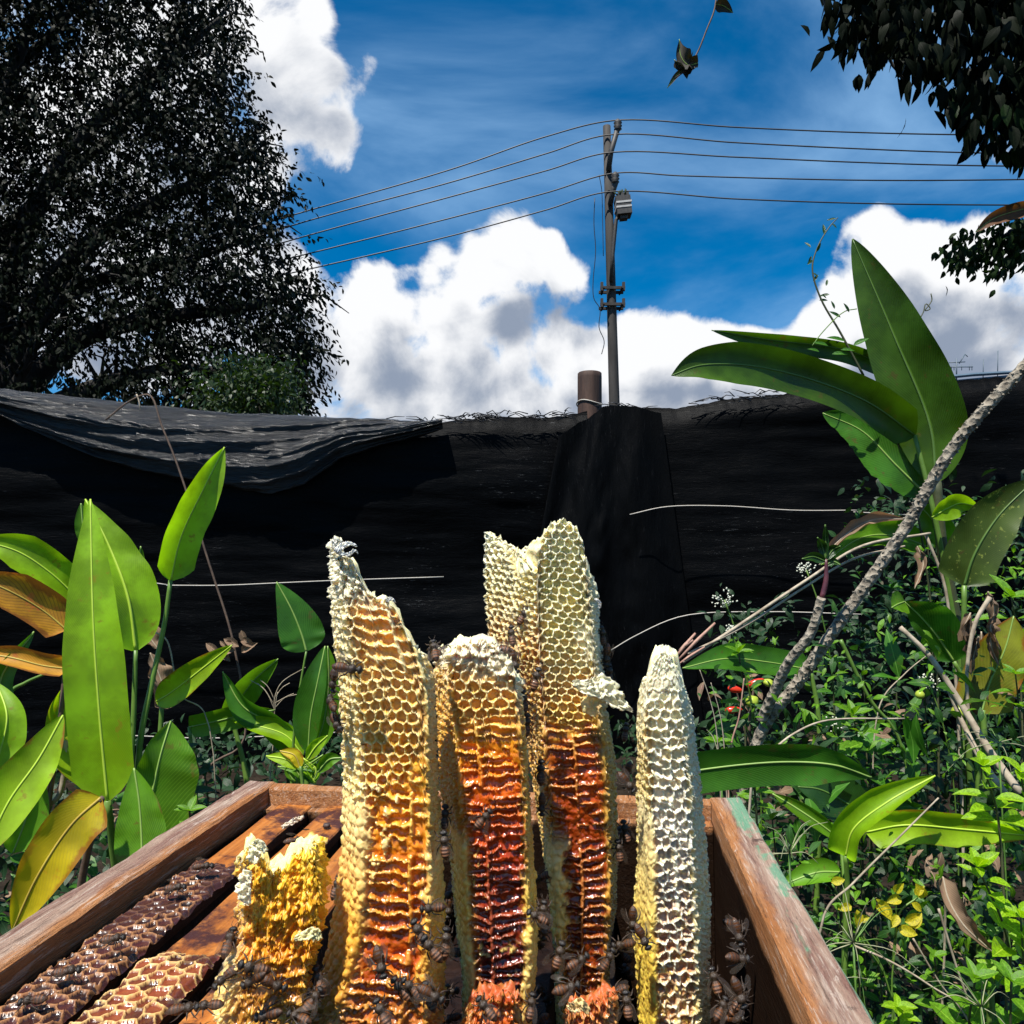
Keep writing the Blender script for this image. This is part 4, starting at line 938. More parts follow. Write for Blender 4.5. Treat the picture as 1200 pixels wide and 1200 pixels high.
SH = [
 ('lime shoot with rounded leaves at the right edge, level with the long horizontal leaf', 1152, 898, .92, 36, 'lime', 3, 42, 18),
 ('lime shoot cut by the right edge, just above its rounded leaved neighbour', 1196, 905, .95, 40, 'lime', 3, 50, 10),
 ('bright lime shoot of oval leaves under the long yellow green leaf at right', 1146, 1016, .88, 40, 'lime', 4, 62, 36),
 ('lime shoot half outside the right edge beside the curled dead leaf', 1196, 1075, .86, 42, 'lime', 3, 60, 6),
 ('fresh green shoot with pointed leaves low at the right', 1143, 1146, .84, 42, 'mid', 3, 48, -8),
 ('pointed leaved shoot in the lower right corner', 1185, 1150, .8, 40, 'mid', 4, 70, 0),
 ('green shoot low beside the box rail, at the bottom of the photo', 1052, 1180, .86, 28, 'lime', 3, 40, 4),
 ('small leafed green shoot between rail and lower right corner', 1095, 1120, .95, 26, 'mid', 3, 50, 8),
 ('pale green shoot with broad leaves left of the slanting trunk base', 866, 765, 1.3, 26, 'mid', 4, 60, 6),
 ('whorled green shoot in the middle of the right undergrowth', 960, 852, 1.2, 40, 'mid', 3, 34, 18),
 ('pair leaved shoot just right of the slanting trunk', 1000, 838, 1.25, 34, 'mid', 3, 40, 6),
 ('shaded green shoot under the bent leaf at right', 1020, 880, 1.25, 44, 'green', 3, 50, 0),
 ('dark shoot beneath the drooping banana leaf', 1045, 690, 1.6, 26, 'green', 5, 80, 4),
 ('green shoot beside the trunk fork with narrow leaves', 975, 775, 1.35, 24, 'green', 5, 70, 3),
 ('shoot of dark leaves left of the speckled olive leaf', 1085, 600, 1.7, 22, 'green', 6, 110, 6),
 ('glossy shoot at the right edge below the speckled olive leaf', 1185, 700, 1.3, 48, 'mid', 3, 50, 8),
 ('small shoot in the gap between rightmost comb and fruiting shrub', 842, 870, 1.15, 24, 'mid', 4, 40, 3),
 ('leafy shoot right behind the box corner at right', 880, 895, 1.0, 24, 'mid', 4, 50, 6),
 ('shaded shoot below the long horizontal leaf', 905, 960, 1.1, 30, 'deep', 4, 70, 6),
 ('shaded shoot next to the green flecked rail', 960, 1080, 1.0, 26, 'green', 4, 60, 12),
 ('tiny green shoot near the yellow leaves', 1005, 1080, 1.0, 20, 'mid', 4, 50, 2),
 ('dark leafed shoot below the yellow leaves', 1030, 1130, 1.05, 30, 'green', 4, 60, 8),
 ('dim shoot under the curled dead leaf', 1090, 1080, 1.1, 34, 'deep', 4, 60, 8),
 ('pale tipped shoot above the curled lime leaf', 1060, 880, 1.3, 22, 'green', 5, 60, 8),
 ('dark shoot left of the dead stalks at right', 1010, 760, 1.5, 26, 'deep', 5, 80, 4),
 ('soft shoot beside the dried brown tuft at right', 1190, 790, 1.15, 34, 'mid', 3, 40, 4),
 ('shaded shoot low at the extreme left behind the box wall', 40, 1040, 1.0, 34, 'deep', 4, 60, 4),
 ('dim green shoot between yellow dying leaf and box wall', 100, 1040, .95, 26, 'green', 4, 60, 4),
 ('small oval leaved shoot poking above the box wall at left', 222, 950, .95, 26, 'mid', 2, 30, 2),
 ('dark shoot under the lime leaf left of the box corner', 215, 880, 1.2, 28, 'deep', 4, 50, 4),
 ('dim shoot in front of the fence between the two left plants', 240, 905, 1.35, 24, 'deep', 4, 40, 4),
]
for i, (lab, x, y, d, L, k, pr, spn, ln) in enumerate(SH):
    shoot(lab, x, y, d, L, k, pr, spn, ln, whorl=4 if i % 2 == 0 else 3, seed=i)
yl = plant('yellow_leaf_spray', 'straggly spray of bright yellow small leaves at lower right', 'plant', 1045, .98)
org = yl.matrix_world.translation
for i, (x, y) in enumerate([(1048, 1045), (1056, 1052), (1072, 1048), (1068, 1058), (1083, 1052), (1052, 1072), (1033, 1060), (1040, 1068), (1060, 1080), (1052, 1088), (1066, 1086), (1004, 1066), (998, 1062), (1005, 1078), (974, 1034), (1025, 1062)]):
    place_leaf(LS['yellow'], P(x, y, .96), Vector((random.gauss(0, .8), -.2, random.gauss(0, .5))), (random.gauss(0, .3), -.9, .5), random.uniform(.014, .023), yl)
for pts in ([(1050, 1060), (1050, 1100), (1045, 1160)], [(1075, 1052), (1055, 1068), (1048, 1100)], [(1005, 1068), (1010, 1100), (1040, 1150)], [(1066, 1086), (1052, 1090), (1046, 1130)], [(975, 1036), (1000, 1080), (1040, 1150)]):
    mb = MB(); mb.tube(bez([P(x, y, .965)-org for x, y in pts]+([Vector((0, 0, 0))] if pts[-1][1] > 1140 else []), 14), .0011, 5); mb.obj('stem', m_stem, yl)

# ---- undergrowth masses (uncountable)
def mass(name, boxes, n, mat, L0, L1, asp, seed):
    r2 = np.random.RandomState(seed); Cx = []
    for (x0, x1, y0, y1, d0, d1, w) in boxes:
        k = int(n*w); x = r2.uniform(x0, x1, k); y = r2.uniform(y0, y1, k); d = r2.uniform(d0, d1, k)
        keep = fbm(x/30, y/26, d*4, o=2, seed=seed) > .47
        Cx += [P(a, b, c) for a, b, c in zip(x[keep], y[keep], d[keep])]
    C = np.array([c for c in Cx if c.z > 0]); C = np.repeat(C, 4, 0)+r2.normal(0, .018, (len(C)*4, 3)); n_ = len(C)
    L = r2.uniform(L0, L1, n_)
    o = leaf_cloud(name, C, unit(r2.normal(size=(n_, 3))*np.array([1, .6, .8])+np.array([0, -.2, -.1])), unit(r2.normal(size=(n_, 3))*.5+np.array([0, -.5, 1])), L, L*asp, mat)
    o['kind'] = 'stuff'; return o
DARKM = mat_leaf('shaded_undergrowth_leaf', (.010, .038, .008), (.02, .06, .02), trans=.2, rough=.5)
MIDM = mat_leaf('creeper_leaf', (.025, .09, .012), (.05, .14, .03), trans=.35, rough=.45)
mass('leaf_litter', [(840, 1215, 800, 1230, 1.1, 1.7, .7), (-60, 330, 880, 1150, 1.1, 1.6, .3)], 130, DRY, .02, .05, .4, 47)
mass('broad_weeds', [(850, 1215, 720, 1200, 1.1, 1.9, .8), (-60, 380, 880, 1100, 1.2, 1.7, .3)], 110, GREEN, .035, .075, .34, 53)
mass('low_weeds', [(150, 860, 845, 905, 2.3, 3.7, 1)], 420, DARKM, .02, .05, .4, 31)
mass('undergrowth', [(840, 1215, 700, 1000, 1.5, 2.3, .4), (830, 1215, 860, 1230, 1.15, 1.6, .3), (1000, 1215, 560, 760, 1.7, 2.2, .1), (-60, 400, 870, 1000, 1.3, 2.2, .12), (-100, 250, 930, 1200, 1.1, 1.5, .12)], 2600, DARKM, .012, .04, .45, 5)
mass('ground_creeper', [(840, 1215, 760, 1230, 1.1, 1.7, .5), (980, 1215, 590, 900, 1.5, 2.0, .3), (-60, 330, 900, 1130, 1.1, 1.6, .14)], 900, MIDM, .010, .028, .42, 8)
mass('pale_small_leaves', [(850, 1215, 740, 1010, 1.05, 1.5, .5), (900, 1215, 1000, 1220, .95, 1.2, .4), (1060, 1215, 600, 720, 1.4, 1.7, .12)], 420, MIDG, .008, .022, .38, 12)
# fluffy pale flower heads
m_fl = simple('pale_flower', (.42, .44, .34), (.62, .62, .52), 200, .8)
for i, (x, y, r, lab) in enumerate(((849, 703, 14, 'pale fluffy flower head against the black fence right of the combs'), (945, 668, 12, 'pale fluffy flower head above the slanting trunk fork'), (856, 738, 7, 'small pale flower head just under the fluffy one near the fence'), (1088, 800, 12, 'airy pale flower head deep in the right undergrowth'), (975, 848, 11, 'pale flower head in the middle of the shoots'))):
    t = plant('flower_head', lab, 'flower', x, 1.35, 'pale flower heads'); org = t.matrix_world.translation; c = P(x, y, 1.35)-org; mb = MB()
    for k in range(46):
        dr = Vector((random.gauss(0, 1), random.gauss(0, 1), random.gauss(0, .8))).normalized()*r*1.35/F*random.uniform(.4, 1)
        mb.tube([c+dr, c+dr*1.12+Vector((0, 0, .0018))], [.0016, .0011], 5)
    mb.obj('florets', m_fl, t)['kind'] = 'stuff'
    mb = MB(); mb.tube(bez([c, c+Vector((.02, 0, -.06)), c+Vector((.05, .02, -.2)), Vector((.05, .05, 0))], 16), .0013, 5); mb.obj('stalk', m_stem, t)

# ---- thin dry stems and grass blades
STEMS = [
 ([(240, 905, 1.5), (285, 870, 1.5), (275, 760, 1.5), (245, 660, 1.5), (208, 545, 1.5), (190, 500, 1.5), (175, 463, 1.5), (152, 470, 1.5), (124, 492, 1.5)], .0022, m_drydark, 'tall dark dry stem with bent tip standing before the fence at left'),
 ([(316, 920, 1.25), (322, 850, 1.25), (322, 818, 1.25), (330, 800, 1.25), (358, 782, 1.25)], .0009, m_dry, 'wispy grass stem under the diamond shaped leaf'),
 ([(180, 740, 1.2), (195, 750, 1.2), (212, 815, 1.2), (240, 836, 1.2)], .0012, m_dry, 'thin pale dead stem right of the tall pale leaf'),
 ([(885, 900, 1.0), (905, 880, 1.0), (930, 860, 1.02), (965, 845, 1.03), (1060, 842, 1.05)], .0016, m_dry, 'curved pale stem crossing the undergrowth right of the trunk base'),
 ([(965, 1075, .95), (1000, 1035, .94), (1060, 975, .93), (1100, 935, .92)], .0014, m_dry, 'long straight pale straw slanting across the curled lime leaf'),
 ([(1100, 1065, .9), (1120, 1130, .9), (1140, 1190, .9), (1150, 1230, .9)], .0013, m_dry, 'pale straw leaning down to the lower right corner'),
 ([(1000, 1108, .95), (1040, 1125, .94), (1090, 1155, .93), (1140, 1195, .92)], .0012, m_dry, 'pale straw running low toward the lower right corner'),
 ([(1070, 1100, .95), (1100, 1150, .95), (1140, 1210, .95)], .001, m_dry, 'thin straw crossing below the yellow leaf spray'),
 ([(840, 860, 1.1), (832, 820, 1.1), (820, 785, 1.1)], .0008, m_dry, 'thin grass blade rising beside the rightmost comb'),
 ([(848, 868, 1.12), (842, 830, 1.12), (833, 800, 1.12)], .0008, m_dry, 'second thin grass blade beside the rightmost comb'),
 ([(856, 880, 1.15), (866, 840, 1.15), (872, 795, 1.15)], .0014, m_pink, 'reddish thin stem standing in front of the red pods'),
 ([(1030, 830, 1.3), (1060, 790, 1.3), (1090, 765, 1.3)], .0012, m_dry, 'short straw below the folded leaf at right'),
 ([(985, 750, 1.3), (1020, 820, 1.3), (1055, 870, 1.3)], .003, m_stem, 'green stalk slanting down right of the trunk'),
 ([(60, 905, 1.05), (75, 870, 1.05), (70, 930, 1.05), (45, 960, 1.05)], .004, m_dry, 'broken pale stalk behind the yellow dying leaf'),
 ([(10, 815, 1.1), (30, 800, 1.1), (52, 790, 1.1)], .003, m_stem, 'short pale stalk at left under the orange leaf'),
]
for i, (pts, r, m, lab) in enumerate(STEMS):
    x = pts[0][0]; d = pts[0][2]; t = plant('straw', lab, 'straw', x, d, 'thin stems among the plants'); org = t.matrix_world.translation
    Q = [P(*p)-org for p in pts]
    if lab.startswith('tall') or Q[0].z < Q[-1].z: Q = [Vector((0, 0, 0))]+Q
    else: Q = Q+[Vector((Q[-1].x+.02, 0, 0))]
    mb = MB(); mb.tube(bez(Q, 44), list(np.linspace(r*1.2, r*.7, 44)), 5); mb.obj('stalk', m, t)
    if i == 0:
        mb = MB(); mb.tube(bez([P(160, 462, 1.5)-org, P(163, 470, 1.5)-org, P(164, 480, 1.5)-org], 6), .0015, 5); mb.obj('side_twig', m_dry, t)
        for q in range(10):
            a = P(270+random.uniform(-15, 14), 742+random.uniform(-6, 26), 1.48); place_leaf(small_leaf_mesh('husk', DRY, .5, .5) if q == 0 else HUSK, a, Vector((random.gauss(.5, .6), 0, random.gauss(0, .4))), (0, -1, .4), random.uniform(.015, .035), t, 'husk') if q else None
            if q == 0: HUSK = small_leaf_mesh('husk', DRY, .5, .5)
    if i == 1:
        for k in range(7):
            mb = MB(); a = P(322, 818+k*3, 1.25)-org; ang = R(random.uniform(20, 130)); L = random.uniform(.03, .06)
            mb.tube(bez([a, a+Vector((math.cos(ang)*L*.6, 0, math.sin(ang)*L*.7)), a+Vector((math.cos(ang)*L*1.2, 0, math.sin(ang)*L))], 8), .0006, 4); mb.obj('seed_ray', m_dry, t)
# grass tufts
m_grass = simple('pale_grass', (.16, .18, .09), (.34, .33, .2), 60, .6); m_gg = simple('green_grass', (.05, .12, .02), (.1, .2, .03), 60, .5)
for i, (x, y, d, n_, L, lab) in enumerate(((925, 1000, .95, 16, 65, 'umbrella like tuft of thin seed rays beside the green flecked rail'), (1000, 1105, .92, 22, 85, 'straggly tuft of pale grass below the yellow leaf spray'), (1170, 870, 1.1, 10, 60, 'few thin grass rays near the right edge'), (955, 1170, .9, 16, 70, 'grass tuft at the foot of the right rail'), (845, 895, 1.05, 12, 60, 'grass tuft behind the box at the right corner'), (1150, 1180, .82, 14, 80, 'grass tuft in the lower right corner'), (60, 1000, 1.0, 10, 60, 'grass tuft in shade at far left'))):
    t = plant('grass_tuft', lab, 'grass tuft', x, d, 'grass tufts'); org = t.matrix_world.translation
    c = P(x, y, d)-org
    mb = MB(); mb.tube(bez([c, c*.5, Vector((0, 0, 0))], 10), .0013, 5); mb.obj('stalk', m_gg, t)
    for k in range(n_):
        a = random.uniform(0, 6.28); e = random.uniform(-.5, 1.1); l = L*d/F*random.uniform(.5, 1.2)
        dr = Vector((math.cos(a)*math.cos(e), math.sin(a)*math.cos(e)*.6, math.sin(e)))
        mb = MB(); mb.tube(bez([c, c+dr*l*.55+Vector((0, 0, .004)), c+dr*l-Vector((0, 0, l*.18))], 9), [.0007*(1-.09*q) for q in range(9)], 4); mb.obj('ray', random.choice((m_grass, m_grass, m_gg)), t)
# ============================================================ HIVE BOX
ANG = math.atan(104/F)
BLO = P(290, 915, .65)
hive = thing('hive_box', 'open wooden bee box with weathered pinkish brown walls and flecks of green paint', 'beehive', (BLO.x, BLO.y, 0))
hive.rotation_euler = (0, 0, -ANG); bpy.context.view_layer.update()
RIMZ = BLO.z; HW = .398; TH = .024; BL_ = .50; BH = .245
def hl(p): return hive.matrix_world.inverted() @ Vector(p)
m_wood, nt, p, o = mat_new('weathered_hive_wood')
g1 = noise(nt, 16, 8, .7, mp=(6, .55, 6), dist=.4)
g2 = noise(nt, 34, 6, .7, mp=(1, .35, 1), dist=.8)
c = ramp(nt, g1, [(.26, (.07, .03, .02)), (.40, (.20, .10, .075)), (.55, (.36, .24, .175)), (.76, (.56, .47, .38))])
sc_ = N(nt, 'ShaderNodeTexCoord'); sx_ = N(nt, 'ShaderNodeSeparateXYZ'); nt.links.new(sc_.outputs['Object'], sx_.inputs[0])
# raw orange wood worn bare toward the inner arris
din = mth(nt, 'ABSOLUTE', mth(nt, 'SUBTRACT', sx_.outputs[0], HW/2))
worn = sstep(nt, mth(nt, 'ADD', mth(nt, 'SUBTRACT', HW/2-TH+.008, din), mth(nt, 'MULTIPLY', mth(nt, 'SUBTRACT', g2, .5), .03)), -.003, .006)
c = mixc(nt, mth(nt, 'MULTIPLY', worn, .8), c, mixc(nt, g1, (.26, .075, .012), (.56, .24, .06)))
g3 = noise(nt, 55, 6, .75, mp=(9, .5, 9), dist=.3)
c = mixc(nt, mth(nt, 'MULTIPLY', sstep(nt, g3, .56, .62), .6), c, (.06, .028, .018))
c = mixc(nt, mth(nt, 'MULTIPLY', mth(nt, 'SUBTRACT', 1.0, sstep(nt, g3, .38, .46)), .45), c, (.62, .52, .43))
# pale scuffs, dark propolis
sc2 = noise(nt, 70, 6, .75, mp=(1.4, .25, 1.4), dist=.5)
c = mixc(nt, mth(nt, 'MULTIPLY', sstep(nt, sc2, .60, .70), .75), c, (.62, .52, .44))
c = mixc(nt, mth(nt, 'MULTIPLY', sstep(nt, noise(nt, 26, 7, .75), .60, .70), .85), c, (.035, .018, .015))
# remains of green paint, outer edge of the right and back boards
gp = noise(nt, 15, 5, .6, mp=(1, .55, 1), dist=.3)
outm = sstep(nt, mth(nt, 'ADD', sx_.outputs[0], mth(nt, 'MULTIPLY', mth(nt, 'SUBTRACT', g2, .5), .02)), HW-.012, HW-.009)
gmask = mth(nt, 'MULTIPLY', sstep(nt, mth(nt, 'ADD', gp, mth(nt, 'MULTIPLY', outm, .0)), .49, .52), outm)
outl = mth(nt, 'SUBTRACT', 1.0, sstep(nt, sx_.outputs[0], .0015, .0035))
gmask = mth(nt, 'MAXIMUM', gmask, mth(nt, 'MULTIPLY', sstep(nt, gp, .5, .56), outl))
ins = sstep(nt, sx_.outputs[0], HW-.0012, HW-.0004)
gmask = mth(nt, 'MAXIMUM', gmask, mth(nt, 'MULTIPLY', ins, .8))
gmask = mth(nt, 'MULTIPLY', gmask, mth(nt, 'MULTIPLY', sstep(nt, g3, .34, .5), .85))
c = mixc(nt, gmask, c, (.12, .32, .19))
inn = mth(nt, 'SUBTRACT', 1.0, sstep(nt, din, HW/2-TH+.0004, HW/2-TH+.0012))  # inner faces blackened below the rim: old stain plus painted-in shade of the box
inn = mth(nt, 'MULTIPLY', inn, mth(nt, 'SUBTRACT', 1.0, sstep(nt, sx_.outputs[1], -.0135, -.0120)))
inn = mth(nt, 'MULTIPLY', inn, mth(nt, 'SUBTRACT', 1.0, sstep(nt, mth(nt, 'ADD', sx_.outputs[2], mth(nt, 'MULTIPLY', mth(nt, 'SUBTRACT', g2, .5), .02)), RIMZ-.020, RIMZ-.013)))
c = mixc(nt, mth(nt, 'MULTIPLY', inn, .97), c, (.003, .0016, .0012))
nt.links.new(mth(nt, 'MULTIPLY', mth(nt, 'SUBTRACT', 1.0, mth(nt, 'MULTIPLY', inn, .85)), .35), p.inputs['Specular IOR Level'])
nt.links.new(c, p.inputs['Base Color']); setp(p, Roughness=.72)
bump(nt, p, mth(nt, 'ADD', mth(nt, 'ADD', g1, mth(nt, 'MULTIPLY', g3, .8)), mth(nt, 'MULTIPLY', sc2, .4)), .9, .004)
def board(name, x0, x1, y0, y1, z0, z1, n=70, along='y', mat=m_wood, jit=.0007, parent=None, bev=.0016, seed=0, org=(0, 0, 0), rabbet=0):
    # cross-section in (a,z), a = across
    A0, A1 = (x0, x1) if along == 'y' else (y0, y1)
    L0, L1 = (y0, y1) if along == 'y' else (x0, x1)
    b = bev; k = 6
    sec = []
    def ln(p, q, m): return [(p[0]+(q[0]-p[0])*i/m, p[1]+(q[1]-p[1])*i/m) for i in range(m)]
    if rabbet:   # step on the A0 side
        c_ = [(A0, z0), (A1, z0), (A1, z1-b), (A1-b, z1), (A0+.010+b, z1), (A0+.010, z1-b), (A0+.010, z1-rabbet), (A0, z1-rabbet)]
    else:
        c_ = [(A0, z0), (A1, z0), (A1, z1-b), (A1-b, z1), (A0+b, z1), (A0, z1-b)]
    for i in range(len(c_)):
        pq = (c_[i], c_[(i+1) % len(c_)]); d_ = math.dist(*pq); sec += ln(pq[0], pq[1], max(1, int(min(6, d_/.005))))
    m = len(sec); S = np.array(sec); t = np.linspace(L0, L1, n)
    A = np.repeat(S[None, :, 0], n, 0); Z = np.repeat(S[None, :, 1], n, 0); Lc = np.repeat(t[:, None], m, 1)
    A = A+(fbm(A*60, Lc*35, Z*60, seed=seed+1)-.5)*jit*4; Z = Z+(fbm(A*90, Lc*45, Z*60, seed=seed+5)-.5)*jit*4
    V = np.stack([A, Lc, Z], 2) if along == 'y' else np.stack([Lc, A, Z], 2)
    V = V.reshape(-1, 3)-np.array(org)
    fs = []
    for i in range(n-1):
        for j in range(m):
            j2 = (j+1) % m; q = (i*m+j, i*m+j2, (i+1)*m+j2, (i+1)*m+j)
            fs.append(q if along != 'y' else q[::-1])
    fs.append(tuple(range(m)) if along == 'y' else tuple(range(m-1, -1, -1))); e = (n-1)*m; fs.append(tuple(range(e+m-1, e-1, -1)) if along == 'y' else tuple(range(e, e+m)))
    me = np_mesh(name, V, fs, False); me.polygons.foreach_set('use_smooth', [len(p_.vertices) == 4 for p_ in me.polygons])
    try: me.set_sharp_from_angle(angle=R(35))
    except Exception: pass
    return link(name, me, mat, parent if parent is not None else hive)
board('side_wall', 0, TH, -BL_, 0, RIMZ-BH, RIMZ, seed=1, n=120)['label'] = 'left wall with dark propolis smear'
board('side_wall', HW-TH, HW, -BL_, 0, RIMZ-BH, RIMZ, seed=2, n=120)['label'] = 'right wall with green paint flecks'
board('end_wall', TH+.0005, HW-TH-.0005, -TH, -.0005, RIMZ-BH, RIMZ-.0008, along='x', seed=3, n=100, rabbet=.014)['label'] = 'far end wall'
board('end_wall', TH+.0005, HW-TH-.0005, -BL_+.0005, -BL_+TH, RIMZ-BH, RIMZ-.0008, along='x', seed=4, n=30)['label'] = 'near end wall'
m_floor = simple('dark_floor', (.003, .002, .0015), (.01, .005, .004), 20, .8, spec=.1)
board('floor_board', TH+.001, HW-TH-.001, -BL_+TH+.001, -TH-.001, RIMZ-BH, RIMZ-BH+.018, n=8, mat=m_floor)
for x in (.03, HW-.03):
    for y in (-.03, -BL_+.03):
        mb = MB(); mb.box((x, y, (RIMZ-BH)/2-.002), (.05, .05, RIMZ-BH-.004)); mb.obj('leg', m_wood, hive, False)
# nails on the rim
m_nail = simple('rusty_nail', (.03, .02, .018), (.08, .05, .04), 300, .6)

# ---- frames
m_bar, nt, p, o = mat_new('propolised_bar')
g1 = noise(nt, 22, 7, .7, mp=(4, .5, 4), dist=.4); g2 = noise(nt, 16, 6, .72)
c = ramp(nt, g1, [(.3, (.16, .04, .010)), (.5, (.40, .13, .02)), (.72, (.58, .24, .06))])
t2 = N(nt, 'ShaderNodeTexCoord'); s2_ = N(nt, 'ShaderNodeSeparateXYZ'); nt.links.new(t2.outputs['Object'], s2_.inputs[0])
c = mixc(nt, sstep(nt, g2, .48, .6), c, (.05, .014, .012))
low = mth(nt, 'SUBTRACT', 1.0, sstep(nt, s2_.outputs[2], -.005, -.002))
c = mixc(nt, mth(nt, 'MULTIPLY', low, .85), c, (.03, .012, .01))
nt.links.new(c, p.inputs['Base Color']); setp(p, Roughness=.45); bump(nt, p, mth(nt, 'ADD', g1, g2), .8, .004)
m_darkcomb = simple('old_dark_comb', (.012, .006, .004), (.04, .02, .012), 120, .6, 1, .006)
def attr_mat(name, sss=.25, scale=.004, bumps=.25, rough=.55):
    m, nt, p, o = mat_new(name)
    a = N(nt, 'ShaderNodeAttribute'); a.attribute_name = 'tint'; w = N(nt, 'ShaderNodeAttribute'); w.attribute_name = 'wet'
    n = noise(nt, 420, 4, .6); n_ = noise(nt, 130, 5, .65)
    cc = mixc(nt, mth(nt, 'MULTIPLY', sstep(nt, n_, .35, .75), .35), a.outputs['Color'], mixc(nt, 1.0, a.outputs['Color'], (.62, .48, .3), 'MULTIPLY'))
    nt.links.new(cc, p.inputs['Base Color'])
    mr = N(nt, 'ShaderNodeMapRange'); nt.links.new(w.outputs['Fac'], mr.inputs[0]); mr.inputs[3].default_value = rough; mr.inputs[4].default_value = .12
    nt.links.new(mr.outputs[0], p.inputs['Roughness'])
    nt.links.new(mth(nt, 'MULTIPLY', w.outputs['Fac'], .12), p.inputs['Coat Weight']); p.inputs['Coat Roughness'].default_value = .05
    p.inputs['Subsurface Weight'].default_value = sss; p.inputs['Subsurface Radius'].default_value = (1, .7, .35); p.inputs['Subsurface Scale'].default_value = scale
    b = bump(nt, p, mth(nt, 'ADD', n_, mth(nt, 'MULTIPLY', n, .35)), bumps, .0012)
    return m
m_wax = attr_mat('honeycomb_wax', .45, .006); m_burr = attr_mat('burr_comb_wax', .05, .002, .4, .5)
def set_attrs(me, colr, wet):
    a = me.attributes.new('tint', 'FLOAT_COLOR', 'POINT'); c4 = np.concatenate([np.clip(colr, 0, 1), np.ones((len(colr), 1))], 1).astype(np.float32)
    a.data.foreach_set('color', c4.ravel()); b = me.attributes.new('wet', 'FLOAT', 'POINT'); b.data.foreach_set('value', np.clip(wet, 0, 1).astype(np.float32))
def sms(x, a, b):
    t = np.clip((x-a)/(b-a), 0, 1); return t*t*(3-2*t)
def hexcells(s, z, size, jit=.12, seed=0):
    """returns (edge 0 at the wall..~.5 in the middle, id, centre offset)"""
    pit = size*.866
    s = np.asarray(s, float); z = np.asarray(z, float)
    r0 = np.round(z/pit)
    best = np.full(s.shape, 1e9); sec = np.full(s.shape, 1e9); bid = np.zeros(s.shape); bdz = np.zeros(s.shape)
    for dr in (-1, 0, 1):
        r = r0+dr; off = (np.mod(r, 2))*.5
        c0 = np.round(s/size-off)
        for dc in (-1, 0, 1):
            c = c0+dc
            jx = (_h(c, r, c*0+1, seed)-.5)*jit*2; jz = (_h(c, r, c*0+2, seed)-.5)*jit*2
            cx = (c+off+jx)*size; cz = (r*pit)+jz*size
            d = np.hypot(s-cx, z-cz)
            idn = _h(c, r, c*0+3, seed)
            nw = d < best
            sec = np.where(nw, best, np.minimum(sec, d)); bid = np.where(nw, idn, bid); bdz = np.where(nw, z-cz, bdz)
            best = np.where(nw, d, best)
    return (sec-best)/size*.5, bid, bdz/size
def lerp_tab(x, tab):
    xs_ = [t[0] for t in tab]; return np.stack([np.interp(x, xs_, [t[1][k] for t in tab]) for k in range(3)], -1)
def lerp1(x, tab): return np.interp(x, [t[0] for t in tab], [t[1] for t in tab])
BAR_C = [.048, .088, .127, .166, .2055, .247, .286, .328]
BARZ = RIMZ-.011; m_bard = simple('shaded_propolis_bar', (.004, .002, .0015), (.022, .010, .006), 60, .5, .8, .004, spec=.2)  # near-black copy of the bar: propolis with the gap's shade put into the colour
FL = ['frame next to the left wall, its top bar crowded with dark open cells', 'second frame from the left wall, orange bar with pale rimmed cells at its near end', 'third frame from the left wall, running just left of the yellow broken comb', 'frame carrying the small yellow broken comb',
      'frame under the tall leftmost comb', 'frame under the amber comb second from left of the tall ones', 'frame under the two peaked comb', 'frame nearest the right wall, under the white pointed comb']
FRM = []
for k, cx in enumerate(BAR_C):
    t = thing('hive_frame', FL[k], 'hive frame', tuple(hive.matrix_world @ Vector((cx, -.02, BARZ-(.062 if k > 2 else 0)))), 'frames hanging in the bee box')
    t.rotation_euler = hive.rotation_euler; bpy.context.view_layer.update(); FRM.append(t)
    y0, y1 = -BL_+TH+.004+.02, -.0
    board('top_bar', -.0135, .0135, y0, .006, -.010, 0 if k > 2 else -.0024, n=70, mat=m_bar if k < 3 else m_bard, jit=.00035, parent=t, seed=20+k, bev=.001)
    mb = MB(); hh = .178 if k < 3 else .13; mb.box((0, (y0-.03)/2, -.011-hh/2), (.022, abs(y0)-.05, hh)); mb.obj('old_comb', m_darkcomb, t, False)
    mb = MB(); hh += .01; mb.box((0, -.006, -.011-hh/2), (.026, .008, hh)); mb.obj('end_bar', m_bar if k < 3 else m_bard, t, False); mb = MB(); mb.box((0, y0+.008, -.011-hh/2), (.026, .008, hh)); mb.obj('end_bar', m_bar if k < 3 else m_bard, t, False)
    if k in (1,):
        mb = MB(); mb.tube([(0.004, -.045, -.001), (0.004, -.045, .0012)], [.0028, .0024], 12); mb.obj('nail_head', m_nail, t)
